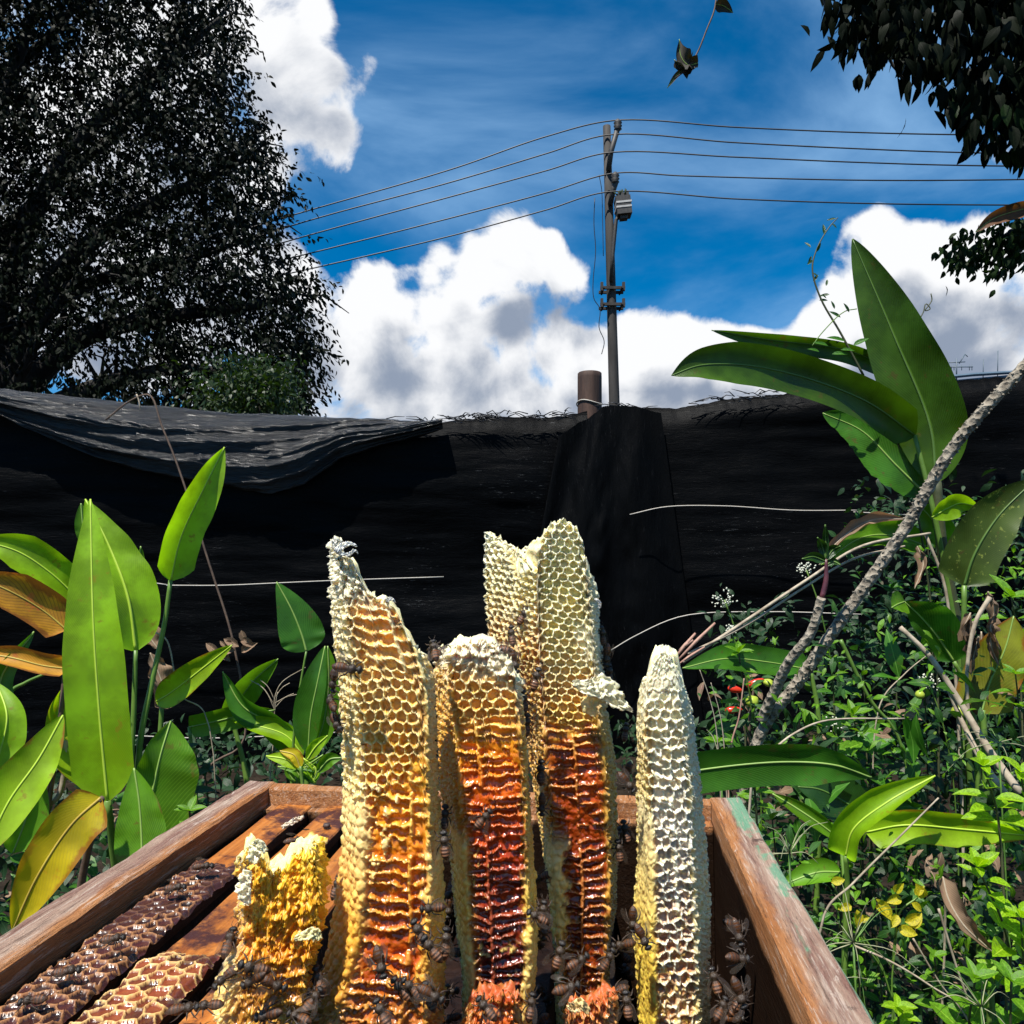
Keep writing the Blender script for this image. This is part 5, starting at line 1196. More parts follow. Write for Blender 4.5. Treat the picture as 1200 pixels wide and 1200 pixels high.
# burr comb with open cells over the bars
def burr(k, y0, y1, w, dens_y, wallc, floorc, seed, hgt=.0014, size=7.8):
    t = FRM[k]; res = .0005
    nx_ = int(w/res); ny_ = int((y1-y0)/res); x = np.linspace(-w/2, w/2, nx_); y = np.linspace(y0, y1, ny_)
    X, Y = np.meshgrid(x, y)
    wx = (fbm(X*90, Y*90, seed=seed)-.5)*5; wy = (fbm(X*90+7, Y*90, seed=seed+1)-.5)*5
    e, idn, dz = hexcells(Y*1000+wx, X*1000*1.05+wy, size, .2, seed)
    wall = 1-sms(e, .03, .075)
    rag = fbm(X*220, Y*220, seed=seed+3)
    side = sms(w/2-np.abs(X)+(fbm(X*0+3, Y*90, seed=seed+4)-.5)*.008, 0.0, .003)
    endf = sms(Y, y0, y0+.01)*(1-sms(Y+(fbm(X*120, Y*0, seed=seed+8)-.5)*.02, y1-.02, y1-.006))
    dn = np.interp(Y, [d_[0] for d_ in dens_y], [d_[1] for d_ in dens_y])
    gone = sms(fbm(X*80, Y*60, seed=seed+6), dn-.08, dn+.02)      # chewed away areas
    topz = hgt*(.9+.25*rag)*(1-.65*gone)
    fill = .25+.35*idn
    h = topz*wall-.0010*(1-wall)*(1-fill)
    dome = 1-(X/(w/2))**2*.35
    Z = (h*dome)*side*endf-.003*(1-side*endf)
    V = np.stack([X.ravel(), Y.ravel(), Z.ravel()], 1)
    i0 = (np.arange(ny_-1)[:, None]*nx_+np.arange(nx_-1)[None]).ravel()
    keepf = ((side*endf).ravel() > .02)[i0]
    Fq = np.stack([i0, i0+1, i0+nx_+1, i0+nx_], 1)[keepf]
    me = np_mesh('burr_comb', V, Fq)
    n4 = fbm(X*40, Y*40, seed=seed+9)[..., None]
    wc = np.array(wallc[0])*(1-n4)+np.array(wallc[1])*n4
    fc_ = np.array(floorc[0])*(1-idn[..., None])+np.array(floorc[1])*idn[..., None]
    ww = sms(wall, .7, .98)[..., None]
    cc = fc_*(1-ww)+wc*ww; cc = cc*(1-.75*gone[..., None])+np.array([.05, .018, .014])*.75*gone[..., None]
    set_attrs(me, cc.reshape(-1, 3), (.1+.6*(1-wall)).ravel())
    return link('burr_comb', me, m_burr, t)
burr(0, -.41, -.105, .035, [(-.41, .95), (-.22, .62), (-.16, .46), (-.1, .4)], ((.20, .08, .03), (.44, .22, .09)), ((.012, .005, .004), (.06, .018, .018)), 61)
burr(1, -.41, -.215, .036, [(-.41, .95), (-.25, .7), (-.21, .45)], ((.50, .26, .06), (.80, .60, .28)), ((.035, .008, .005), (.22, .05, .02)), 71, size=8.2)
burr(2, -.41, -.30, .034, [(-.41, .8), (-.3, .5)], ((.4, .22, .08), (.6, .4, .18)), ((.03, .01, .006), (.10, .03, .02)), 81)
# wax smears on bar 1 (pale)
def flake(parent, pts3, wmm, mat, colr, seed=0, name='torn_wax', wet=.1, thick=.0007, n=26, m=9, rough_=.5):
    """crumpled thin wax flap along pts3 (world), widths in mm along it"""
    c = bez(pts3, n); org = parent.matrix_world; inv = org.inverted(); Vt = []; Vb = []
    for i in range(n):
        t = i/(n-1); tg = (c[min(i+1, n-1)]-c[max(i-1, 0)]).normalized(); fc = Vector((0, -1, .25)); fc = (fc-tg*fc.dot(tg)).normalized(); sd = tg.cross(fc)
        w = np.interp(t, np.linspace(0, 1, len(wmm)), wmm)*.001*.5
        for j in range(m):
            u = -1+2*j/(m-1); q = float(vnoise(np.array([i*.55+seed]), np.array([j*.7+seed*3]))[0]); q2 = float(vnoise(np.array([i*1.3+seed*2]), np.array([j*1.4]))[0])
            edge = 1+(q2-.5)*rough_*(1 if abs(u) > .9 else .3)
            pp = c[i]+sd*u*w*edge+fc*((q-.5)*w*1.2+(q2-.5)*.002)+tg*((q2-.5)*.002)
            Vt.append(inv @ (pp+fc*thick/2)); Vb.append(inv @ (pp-fc*thick/2))
    k = n*m; fs = []
    for i in range(n-1):
        for j in range(m-1):
            a = i*m+j; fs.append((a, a+1, a+m+1, a+m)); fs.append((k+a, k+a+m, k+a+m+1, k+a+1))
    for i in range(n-1):
        fs.append((i*m, (i+1)*m, k+(i+1)*m, k+i*m)); a = i*m+m-1; fs.append((a, k+a, k+a+m, a+m))
    for j in range(m-1):
        fs.append((j, k+j, k+j+1, j+1)); a = (n-1)*m+j; fs.append((a, a+1, k+a+1, k+a))
    me = np_mesh(name, np.array([tuple(v) for v in Vt+Vb]), np.array(fs))
    nn = rng.uniform(.85, 1.1, (2*k, 1)); set_attrs(me, np.array(colr)*nn, np.full(2*k, wet)); return link(name, me, mat, parent)

# ============================================================ HONEYCOMBS
WHITE = (.86, .78, .44); CREAM = (.84, .60, .22); YELLOW = (.80, .50, .05); AMBER = (.66, .24, .02); DAMB = (.30, .06, .008); BRWN = (.09, .018, .008); PALE = (.85, .80, .55)
def honeycomb(name, label, d0, keys, top, dl, dr, cfg, seed, bottom=1330, res=.00046, parts_label=None):
    """keys: rows (py, x_left_back, x_left_corner, x_right_corner, x_right_back); top: profile (px,py)"""
    ks = [k[0] for k in keys]
    px2m = d0/F
    wL = np.hypot((keys[len(keys)//2][2]-keys[len(keys)//2][1])*px2m, dl); wF = (keys[len(keys)//2][3]-keys[len(keys)//2][2])*px2m
    wR = np.hypot((keys[len(keys)//2][4]-keys[len(keys)//2][3])*px2m, dr)
    nL = max(10, int(wL/res/(1.6 if dl > .035 else 1.0))); nF = int(wF/res); nR = max(10, int(wR/res/1.6)); nB = 26
    seg = np.concatenate([np.linspace(0, 1, nL, endpoint=False), 1+np.linspace(0, 1, nF, endpoint=False), 2+np.linspace(0, 1, nR, endpoint=False), 3+np.linspace(0, 1, nB, endpoint=False)])
    nc = len(seg)
    def sect(py):          # py (rows,nc) -> screen x, depth offset
        A = [np.interp(py, ks, [k[i] for k in keys]) for i in (1, 2, 3, 4)]
        dd = [dl, 0, 0, dr]
        X = np.zeros(py.shape); D = np.zeros(py.shape)
        for i in range(4):
            m_ = (seg >= i) & (seg < i+1); f = seg[m_]-i
            X[:, m_] = (A[i][:, m_]*(1-f)+A[(i+1) % 4][:, m_]*f); D[:, m_] = dd[i]*(1-f)+dd[(i+1) % 4]*f
        return X, D
    tx = [t[0] for t in top]; ty = [t[1] for t in top]
    tp = np.full((1, nc), 800.0)
    for _ in range(4):
        X, D = sect(tp); tp = np.interp(X, tx, ty)
    ragg = cfg.get('rag', 5)
    tp = tp+(fbm(seg[None]*9, seg[None]*0, seed=seed)-.5)*ragg*1.2+(fbm(seg[None]*60, seg[None]*0, seed=seed+1)-.5)*ragg*1.5
    height = (bottom-tp.min())*px2m
    nr = int(height/res)
    v = np.linspace(0, 1, nr)[:, None]
    PY = bottom+(tp-bottom)*v
    X, D = sect(PY)
    dep = d0+D
    # real position: height from the front face's depth
    Z = H+d0*(659-PY)/F
    XX = dep*(X-600)/F
    YY = dep.copy()
    # round the corners
    kk = int(cfg.get('round', .004)/res); ker = np.hanning(2*kk+3)[1:-1]; ker /= ker.sum()
    def csm(a):
        r = np.zeros_like(a)
        for i, w_ in enumerate(ker): r += w_*np.roll(a, i-kk, axis=1)
        return r
    XX = csm(XX); YY = csm(YY)
    bow = cfg.get('bow', 0)
    # low frequency swelling
    big = (fbm(XX*45, YY*45, Z*30, o=3, seed=seed+5)-.5)
    def normals(XX, YY, Z):
        du = np.stack([np.roll(a, -1, 1)-np.roll(a, 1, 1) for a in (XX, YY, Z)], -1); du[..., 2] = 0
        nn = np.stack([du[..., 1], -du[..., 0]], -1); nn /= (np.linalg.norm(nn, axis=-1, keepdims=True)+1e-12); return nn
    nn = normals(XX, YY, Z)
    front = (seg >= 1) & (seg < 2); cn = nn[nr//2][front].mean(0)
    if cn[1] > 0: nn = -nn
    # arc length in mm from the left corner
    mid = nr//3
    ds = np.hypot(np.diff(XX[mid]), np.diff(YY[mid])); s = np.concatenate([[0], np.cumsum(ds)])*1000; s -= s[nL]
    S = np.repeat(s[None], nr, 0); Zm = Z*1000
    SG = np.repeat(seg[None], nr, 0); W = SG-1.0          # 0..1 across the cut face
    # warp
    wz = (fbm(S/14, Zm/14, seed=seed+7)-.5)*4.0; ws = (fbm(S/14+5, Zm/14, seed=seed+8)-.5)*3.0
    wz = wz+(fbm(S/5, Zm/5, seed=seed+70)-.5)*cfg.get('warp', 2.0); ws = ws+(fbm(S/5, Zm/5, seed=seed+71)-.5)*cfg.get('warp', 2.0)
    size = cfg.get('cell', 5.3)
    e, idn, cz = hexcells(S+ws, Zm+wz+cfg.get('tilt', 0)*S, size, cfg.get('jit', .08), seed)
    gate = sms(fbm(S/3.2, Zm/2.6, seed=seed+72), .22, .42)
    hwall = (1-sms(e, .028, .075))*(.45+.55*gate)
    hdepth = sms(e, .03, .15)*(cfg.get('deep', 4.2))*(.7+.5*idn)
    # cut tubes
    wm = cfg.get('midrib', .6)+(fbm(Zm/30, Zm*0, seed=seed+9)-.5)*.10
    leftside = W < wm
    pit = cfg.get('pitch', 5.2)
    q = (Zm+wz*1.5+np.where(leftside, 1, -1)*(W-wm)*cfg.get('slope', 2.5))/pit+np.where(leftside, 0, .5)+(fbm(S/4, Zm/9, seed=seed+12)-.5)*.35
    f = np.mod(q, 1); rowid = _h(np.floor(q), leftside*1.0, np.floor(q)*0, seed+3)
    prof = np.sqrt(np.clip(1-(2*f-1)**2, 0, 1))
    twall = (1-sms(np.minimum(f, 1-f), .03, .10+.08*rowid))*gate
    wfmm = wF*1000
    dm = np.abs(W-wm)*wfmm
    ribw = 1-sms(dm+(fbm(S/2, Zm/2.5, seed=seed+13)-.5)*1.6, .3, 1.3)
    endw = 1-sms(np.minimum(W, 1-W)*wfmm+(rowid-.5)*2.0+(fbm(S/3, Zm/3, seed=seed+14)-.5)*2.5, .6, 2.0)
    tw = np.clip(np.maximum(twall, np.maximum(ribw*.9, endw)), 0, 1)
    tdepth = prof*(1-tw)*(2.0+2.0*rowid)
    T, Cp, Cr = cfg['types'](PY, W, S, fbm(S/6, Zm/6, seed=seed+15), fbm(S/2.2, Zm/2.2, seed=seed+16), SG)   # tube, cap, crumple weights
    wetr = lerp1(PY, cfg['wet'])
    pool = sms(fbm(S/8+3, Zm/4.5, seed=seed+90), .55, .66)*sms(wetr, .45, .8)*T
    tdepth = tdepth*(1-pool)+pool*(1.2+1.5*fbm(S/5, Zm/3, seed=seed+91)); tw = tw*(1-pool*.85)
    # cappings: domes per cell
    cdepth = -(sms(e, .0, .30))*.9*(.5+idn)
    depth = hdepth*(1-T)*(1-Cp)+tdepth*T*(1-Cp)+cdepth*Cp
    wall = hwall*(1-T)+tw*T
    rag = fbm(S/1.3, Zm/1.3, seed=seed+17, o=3)-.5; rag2 = fbm(S/4, Zm/3, seed=seed+18, o=3)-.5
    depth = depth*(1-.8*Cr)+Cr*(rag2*6+rag*4+np.abs(fbm(S/3.5, Zm/1.8, seed=seed+80, o=2)-.5)*7)+rag*(.9+.9*wall)+rag2*1.2*T
    depth = depth - wall*(1-Cp)*cfg.get('lip', .4)*(rag+.5)
    depth = depth*np.where(SG >= 3, 0, 1)
    fr = cfg.get('swell', 3.0)
    off = (-depth+big*fr*2)*.001
    XX = XX+nn[..., 0]*off; YY = YY+nn[..., 1]*off
    Z = Z+(rag*wall*1.0+Cr*rag2*2)*.001*np.clip((1-v)*nr/4, 0, 1)
    # taper the very top a little
    V = np.stack([XX, YY, Z], -1).reshape(-1, 3)
    i0 = np.arange(nr-1)[:, None]*nc; j = np.arange(nc)[None]; j2 = (j+1) % nc
    Fq = np.stack([(i0+j).ravel(), (i0+j2).ravel(), (i0+nc+j2).ravel(), (i0+nc+j).ravel()], 1)
    # colours
    wallc = lerp_tab(PY, cfg['wall']); inc = lerp_tab(PY+(rag2)*60, cfg['inner'])  # inner honey tints raised to stand in for light glowing through
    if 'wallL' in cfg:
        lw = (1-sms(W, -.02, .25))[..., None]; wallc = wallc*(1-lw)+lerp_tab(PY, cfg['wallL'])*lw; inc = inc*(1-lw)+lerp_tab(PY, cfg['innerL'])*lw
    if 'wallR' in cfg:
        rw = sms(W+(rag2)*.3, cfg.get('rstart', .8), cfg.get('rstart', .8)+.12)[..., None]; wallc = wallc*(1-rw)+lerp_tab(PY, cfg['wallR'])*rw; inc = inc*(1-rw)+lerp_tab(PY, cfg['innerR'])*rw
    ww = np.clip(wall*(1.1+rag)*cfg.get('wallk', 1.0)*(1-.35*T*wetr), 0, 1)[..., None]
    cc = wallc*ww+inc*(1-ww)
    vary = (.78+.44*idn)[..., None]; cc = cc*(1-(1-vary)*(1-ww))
    capc = lerp_tab(PY, cfg.get('cap', [(0, CREAM), (1300, YELLOW)])); cpw = np.clip(np.maximum(Cp, Cr*.85), 0, 1)[..., None]
    cc = cc*(1-cpw)+capc*cpw*(.85+.3*fbm(S/2, Zm/2, seed=seed+20)[..., None])
    if 'spots' in cfg: cc = cfg['spots'](cc, PY, W, rag, rag2)
    wet = lerp1(PY, cfg['wet'])*(1-ww[..., 0]*.75)*(1-.75*cpw[..., 0])
    base_n = nr*nc
    # top cap: rings running in to the middle
    topring = np.stack([XX[-1], YY[-1], Z[-1]], -1); cen_ = topring.mean(0)
    rings = [topring]; Vc = []; 
    pair = np.interp(seg, [0, 1, 2, 3, 4], [0, 0, 1, 1, 0])      # position across the thickness
    # middle line point of matching place across: average of the front and back points with equal 'pair'
    Fx = np.linspace(0, 1, 40)
    fm = (seg >= 1) & (seg <= 2); bm = (seg >= 3)
    mx_ = []
    for a_ in range(3):
        fi = np.interp(Fx, pair[fm], topring[fm][:, a_]); bs = np.argsort(pair[bm]); bi = np.interp(Fx, pair[bm][bs], topring[bm][bs][:, a_]); mx_.append(.5*fi+.5*bi)
    midp = np.stack([np.interp(pair*.8+.1, Fx, mx_[a_]) for a_ in range(3)], -1)
    Vall = [V]; Fall = [Fq]; prev = (nr-1)*nc; start = base_n; NR = 10
    for r_i in range(1, NR+1):
        t = r_i/NR; rg = topring*(1-t)+midp*t
        rg[:, 2] += ((fbm(rg[:, 0]*400, rg[:, 1]*400, seed=seed+30)-.5)*.009-.004*t); rg[:, :2] += (np.stack([fbm(rg[:, 0]*700, rg[:, 1]*700+r_i, seed=seed+31), fbm(rg[:, 0]*700, rg[:, 1]*700+r_i, seed=seed+32)], 1)-.5)*.003
        Vall.append(rg); jj = np.arange(nc); Fall.append(np.stack([prev+jj, prev+(jj+1) % nc, start+(jj+1) % nc, start+jj], 1)); prev = start; start += nc
    Vf = np.concatenate(Vall); 
    cc = cc.reshape(-1, 3); wet = wet.ravel()
    ext = NR*nc; cc = np.concatenate([cc, np.tile(np.array(cfg.get('topcol', WHITE))[None], (ext, 1))*rng.uniform(.9, 1.05, (ext, 1))]); wet = np.concatenate([wet, np.zeros(ext)])
    root = thing(name, label, 'honeycomb', (float(V[:, 0].mean()), d0+.01, float(Z.min())))
    Vf = Vf-np.array(root.location)
    me = np_mesh('comb_wax', Vf, np.concatenate(Fall)); set_attrs(me, cc, wet)
    ob = link('comb_wax', me, m_wax, root)
    return root
# ---- comb one: tallest left
def ty1(PY, W, S, n1, n2, SG):
    lim = np.interp(PY, [600, 770, 800, 880, 930, 960, 1300], [.2, .55, .95, .9, .25, .12, .10])
    T = sms(W+(n1-.5)*.35, lim-.06, lim+.06)*sms(PY, 700, 730)*(W < 1.03)
    T = np.maximum(T, sms(PY+(n1-.5)*20, 695, 712)*(1-sms(PY+(n1-.5)*30, 770, 800))*sms(W, .1, .3)*.9*(W < 1.03))
    Cp = (1-sms(W+(n1-.5)*.2, .06, .16))*sms(PY, 900, 960)+sms(W+(n1-.5)*.35, .86, .95)*sms(PY, 960, 1010)
    Cp = np.maximum(Cp, sms(n1, .62, .68)*sms(PY, 890, 930)*(1-sms(PY, 1010, 1050))*(W < .55))
    Cr = (1-sms(PY+(n1-.5)*50, 690, 722))*.9+sms(n2+n1*.5, .93, 1.0)*.7*sms(PY, 1090, 1130)*(W > 0)+.6*sms(PY+(n1-.5)*90, 1120, 1190)
    Cr = np.where(SG > 2, np.maximum(Cr, .15), Cr)
    return T, np.clip(Cp, 0, 1)*(1-sms(PY, 1150, 1190)), np.clip(Cr, 0, 1)
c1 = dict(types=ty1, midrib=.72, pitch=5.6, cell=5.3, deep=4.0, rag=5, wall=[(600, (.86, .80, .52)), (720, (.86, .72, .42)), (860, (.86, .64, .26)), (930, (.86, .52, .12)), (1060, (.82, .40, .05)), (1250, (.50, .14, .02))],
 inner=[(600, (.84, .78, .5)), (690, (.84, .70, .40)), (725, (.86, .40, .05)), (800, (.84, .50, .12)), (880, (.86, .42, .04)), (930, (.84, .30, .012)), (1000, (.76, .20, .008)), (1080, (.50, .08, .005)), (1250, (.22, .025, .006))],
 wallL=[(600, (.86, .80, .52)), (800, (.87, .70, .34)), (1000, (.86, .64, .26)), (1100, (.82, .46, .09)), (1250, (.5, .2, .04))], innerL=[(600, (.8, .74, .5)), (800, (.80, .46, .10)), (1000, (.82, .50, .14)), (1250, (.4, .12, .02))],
 cap=[(600, (.86, .82, .60)), (900, (.86, .66, .32)), (1000, (.84, .56, .18)), (1080, (.82, .42, .05)), (1250, (.35, .08, .02))],
 wallR=[(600, WHITE), (820, CREAM), (900, (.78, .42, .07)), (1000, (.78, .45, .08)), (1250, (.7, .35, .05))], innerR=[(600, (.78, .5, .2)), (900, (.66, .27, .03)), (1100, (.6, .22, .03)), (1250, (.4, .1, .01))], rstart=.86,
 wet=[(600, 0), (690, .1), (730, .6), (800, .4), (900, .8), (1250, .95)], swell=2.0)
K1 = honeycomb('honeycomb_slab', 'tallest honeycomb on the left, with a curved white horn top and cells turning from cream to amber', .345,
  [(600, 384, 392, 470, 474), (640, 386, 392, 430, 440), (700, 387, 400, 470, 478), (760, 390, 410, 490, 499), (800, 395, 418, 502, 513), (900, 402, 424, 506, 516), (1000, 404, 426, 508, 522), (1070, 398, 422, 508, 525), (1130, 385, 408, 506, 526), (1180, 372, 392, 504, 527), (1270, 355, 372, 500, 526)],
  [(380, 640), (386, 634), (392, 633), (398, 645), (404, 652), (412, 655), (417, 664), (425, 680), (432, 692), (442, 700), (455, 704), (462, 712), (472, 728), (480, 748), (490, 758), (497, 772), (506, 780), (515, 792), (530, 800)], .022, .03, c1, 101)
# ---- comb two: amber
def ty2(PY, W, S, n1, n2, SG):
    T = sms(PY+(n1-.5)*40, 830, 850)*(W > 0)*(W < 1)
    T = np.where((PY < 790) & (W > .3) & (W < 1), sms(n1, .4, .6), T)
    Cp = sms(W+(n1-.5)*.3, .86, .95)*sms(PY, 1000, 1040)+(1-sms(W+(n1-.5)*.2, .02, .12))*sms(PY, 950, 990)*(W > -.6)
    Cr = (1-sms(PY+(n1-.5)*46-np.clip(W-.4, 0, 1)*36, 772, 800))*.9+sms(n1, .60, .68)*sms(PY, 1085, 1100)*(1-sms(PY, 1118, 1130))*(W > 0)*1.0+sms(n2, .66, .72)*sms(PY, 950, 980)*(1-sms(PY, 1050, 1060))*.7*(np.abs(W-.2) < .2)
    return T, np.clip(Cp, 0, 1), np.clip(Cr, 0, 1)
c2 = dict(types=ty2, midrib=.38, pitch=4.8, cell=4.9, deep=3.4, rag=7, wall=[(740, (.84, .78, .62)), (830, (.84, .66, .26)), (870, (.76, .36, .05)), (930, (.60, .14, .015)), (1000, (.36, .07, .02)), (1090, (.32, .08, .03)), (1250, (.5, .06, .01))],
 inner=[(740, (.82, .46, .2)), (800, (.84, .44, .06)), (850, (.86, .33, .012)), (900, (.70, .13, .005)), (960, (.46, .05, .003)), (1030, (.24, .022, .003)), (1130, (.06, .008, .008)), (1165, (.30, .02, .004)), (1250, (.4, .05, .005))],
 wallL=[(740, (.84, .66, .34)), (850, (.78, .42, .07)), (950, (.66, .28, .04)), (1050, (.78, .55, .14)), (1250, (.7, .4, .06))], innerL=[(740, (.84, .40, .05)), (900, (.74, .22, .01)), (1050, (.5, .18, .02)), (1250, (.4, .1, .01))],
 wallR=[(740, WHITE), (850, (.76, .40, .06)), (1000, (.74, .40, .06)), (1120, (.80, .5, .06)), (1250, (.6, .2, .02))], innerR=[(740, (.7, .4, .15)), (900, (.5, .13, .01)), (1100, (.6, .26, .03)), (1250, (.4, .05, .005))], rstart=.88,
 cap=[(740, (.86, .80, .62)), (820, (.85, .77, .48)), (950, (.74, .48, .14)), (1050, (.80, .52, .09)), (1120, (.84, .60, .18)), (1250, (.7, .3, .03))],
 wet=[(740, 0), (830, .25), (870, .8), (1250, 1)], swell=2.0)
K2 = honeycomb('honeycomb_slab', 'amber honeycomb second from left among the tall ones, filled with red brown honey under a broken white top', .372,
  [(740, 508, 530, 604, 608), (800, 506, 526, 608, 612), (880, 510, 535, 613, 618), (950, 516, 540, 618, 623), (1050, 530, 545, 622, 628), (1110, 536, 550, 622, 630), (1160, 540, 556, 616, 626), (1262, 545, 560, 606, 618)],
  [(500, 778), (510, 771), (520, 765), (535, 757), (552, 752), (570, 749), (580, 757), (592, 765), (600, 776), (606, 790), (614, 812), (622, 830)], .04, .03, c2, 202)
# ---- comb three: two peaks
def ty3(PY, W, S, n1, n2, SG):
    T = sms(PY+(n1-.5)*26, 832, 850)*(W > 0)*(W < 1)*1.0
    Cp = (1-sms(W+(n1-.5)*.55, .16, .30))*sms(PY, 960, 1000)*(1-sms(PY, 1080, 1110))*(W > -.3)+.0*PY
    Cp = Cp+sms(W+(n1-.5)*.4, .55, .75)*sms(PY, 720, 740)*(1-sms(PY, 770, 785))*.5*(W < 1)
    Cr = (1-sms(PY+(n1-.5)*30, 632, 660))*.22+sms(n2, .68, .74)*.35*(PY < 800)*(W > .4)
    return T, np.clip(Cp, 0, 1), np.clip(Cr, 0, 1)
c3 = dict(types=ty3, midrib=.48, pitch=4.9, cell=4.5, deep=3.6, rag=6, tilt=.12, wall=[(600, (.82, .79, .62)), (780, (.82, .76, .48)), (840, (.80, .60, .2)), (880, (.6, .26, .05)), (1000, (.5, .2, .05)), (1140, (.5, .2, .04)), (1250, (.4, .1, .02))],
 inner=[(600, (.82, .76, .36)), (740, (.82, .66, .22)), (800, (.82, .50, .14)), (835, (.84, .46, .05)), (866, (.44, .075, .008)), (950, (.32, .045, .004)), (1000, (.24, .03, .003)), (1050, (.20, .028, .004)), (1250, (.18, .03, .004))],
 wallL=[(600, (.82, .79, .58)), (700, (.82, .76, .46)), (780, (.76, .55, .2)), (900, (.7, .35, .06)), (1000, (.78, .52, .12)), (1250, (.7, .4, .05))], innerL=[(600, (.74, .70, .38)), (690, (.66, .48, .14)), (760, (.55, .22, .04)), (900, (.42, .12, .015)), (1250, (.4, .12, .02))],
 wallR=[(600, WHITE), (780, (.80, .72, .45)), (860, (.76, .48, .10)), (1000, (.74, .42, .07)), (1250, (.6, .25, .03))], innerR=[(600, (.74, .7, .42)), (800, (.7, .5, .2)), (900, (.6, .25, .03)), (1250, (.4, .12, .02))], rstart=.85,
 cap=[(600, (.84, .82, .66)), (800, (.82, .77, .52)), (960, (.82, .66, .28)), (1100, (.80, .56, .12)), (1250, (.6, .3, .05))],
 wet=[(600, 0), (780, .1), (850, .7), (900, .95), (1250, 1)], swell=2.0)
K3 = honeycomb('honeycomb_slab', 'pale honeycomb with two peaks, third of the tall ones, its lower half full of dark honey', .42,
  [(600, 561, 628, 688, 694), (680, 562, 626, 692, 700), (760, 566, 628, 700, 706), (840, 600, 634, 704, 712), (900, 618, 638, 710, 720), (1000, 632, 644, 714, 722), (1080, 642, 650, 710, 719), (1140, 648, 656, 704, 712), (1262, 650, 658, 704, 712)],
  [(556, 640), (560, 630), (566, 620), (572, 622), (578, 634), (586, 645), (594, 656), (600, 668), (606, 676), (613, 668), (620, 666), (628, 668), (632, 640), (638, 624), (645, 613), (656, 608), (668, 611), (677, 618), (684, 640), (690, 668), (697, 690), (703, 700), (720, 760)], .045, .03, c3, 303)
# ---- comb four: white pointed, right
def ty5(PY, W, S, n1, n2, SG):
    T = np.clip(sms(n1, .35, .6)*sms(PY, 830, 870)*.75*(W > 0)*(W < 1), 0, 1)
    Cp = (1-sms(PY+(n1-.5)*50, 800, 850))*.75+(1-sms(W+(n1-.5)*.3, .04, .16))*sms(PY, 920, 960)*(W > -.8)*.9
    Cr = (1-sms(PY, 770, 800))*.2+sms(n2+.2*n1, .74, .82)*.55*(PY > 800)*(W > 0)*(W < 1)
    return T, np.clip(Cp, 0, 1), np.clip(Cr, 0, 1)
c5 = dict(types=ty5, midrib=.55, pitch=5.6, cell=5.5, deep=3.6, rag=3, jit=.16, lip=.8, wallk=1.5, wall=[(760, (.86, .82, .62)), (1000, (.88, .84, .66)), (1100, (.87, .81, .56)), (1250, (.84, .72, .4))],
 inner=[(760, (.78, .74, .52)), (860, (.74, .60, .30)), (960, (.66, .56, .42)), (1040, (.46, .30, .20)), (1090, (.42, .18, .08)), (1250, (.6, .3, .08))],
 wallL=[(760, (.82, .76, .5)), (880, (.80, .62, .26)), (1000, (.80, .60, .20)), (1120, (.80, .55, .10)), (1250, (.80, .5, .06))], innerL=[(760, (.7, .5, .2)), (900, (.5, .25, .05)), (1250, (.5, .22, .03))],
 cap=[(760, (.86, .82, .58)), (900, (.82, .74, .46)), (1000, (.80, .62, .24)), (1100, (.82, .56, .08)), (1250, (.82, .55, .06))],
 wallR=[(760, WHITE), (900, (.80, .72, .46)), (1250, (.74, .55, .2))], innerR=[(760, (.74, .68, .4)), (900, (.64, .48, .2)), (1250, (.6, .35, .08))], rstart=.9,
 wet=[(760, .1), (900, .3), (1000, .65), (1250, .8)], swell=1.6)
K5 = honeycomb('honeycomb_slab', 'white pointed honeycomb at the right end of the row, beside the green flecked wall', .378,
  [(760, 768, 772, 782, 786), (800, 748, 755, 796, 802), (860, 745, 752, 804, 812), (940, 742, 756, 808, 820), (1020, 739, 759, 810, 825), (1080, 735, 757, 812, 828), (1140, 738, 758, 812, 826), (1262, 742, 760, 812, 824)],
  [(742, 830), (748, 812), (755, 792), (763, 776), (770, 766), (776, 763), (784, 766), (790, 776), (795, 790), (801, 815), (806, 840)], .028, .035, c5, 404)
# ---- small yellow broken comb
def ty4(PY, W, S, n1, n2, SG):
    T = sms(PY+(n1-.5)*40, 1105, 1130)*(W > 0)*(W < 1)
    Cp = (W < .08)*1.0*sms(PY, 1100, 1140)
    Cr = 1-.55*sms(PY+(n1-.5)*40, 1100, 1130)
    return T, np.clip(Cp, 0, 1)*.5, np.clip(Cr, 0, 1)
c4 = dict(types=ty4, midrib=.5, pitch=5.6, cell=5.3, rag=12, wall=[(980, (.90, .56, .03)), (1110, (.86, .40, .015)), (1250, (.78, .5, .08))], inner=[(980, (.82, .5, .03)), (1090, (.76, .36, .015)), (1115, (.45, .12, .015)), (1160, (.28, .07, .015)), (1250, (.5, .2, .03))],
 wallL=[(980, (.86, .80, .5)), (1250, (.86, .78, .46))], innerL=[(980, (.84, .70, .3)), (1250, (.84, .66, .24))],
 cap=[(980, (.90, .56, .03)), (1020, (.87, .40, .006)), (1100, (.76, .24, .004)), (1140, (.7, .3, .02)), (1250, (.84, .6, .1))], topcol=(.86, .72, .3),
 wet=[(980, .2), (1040, .5), (1110, .9), (1250, .9)], swell=4)
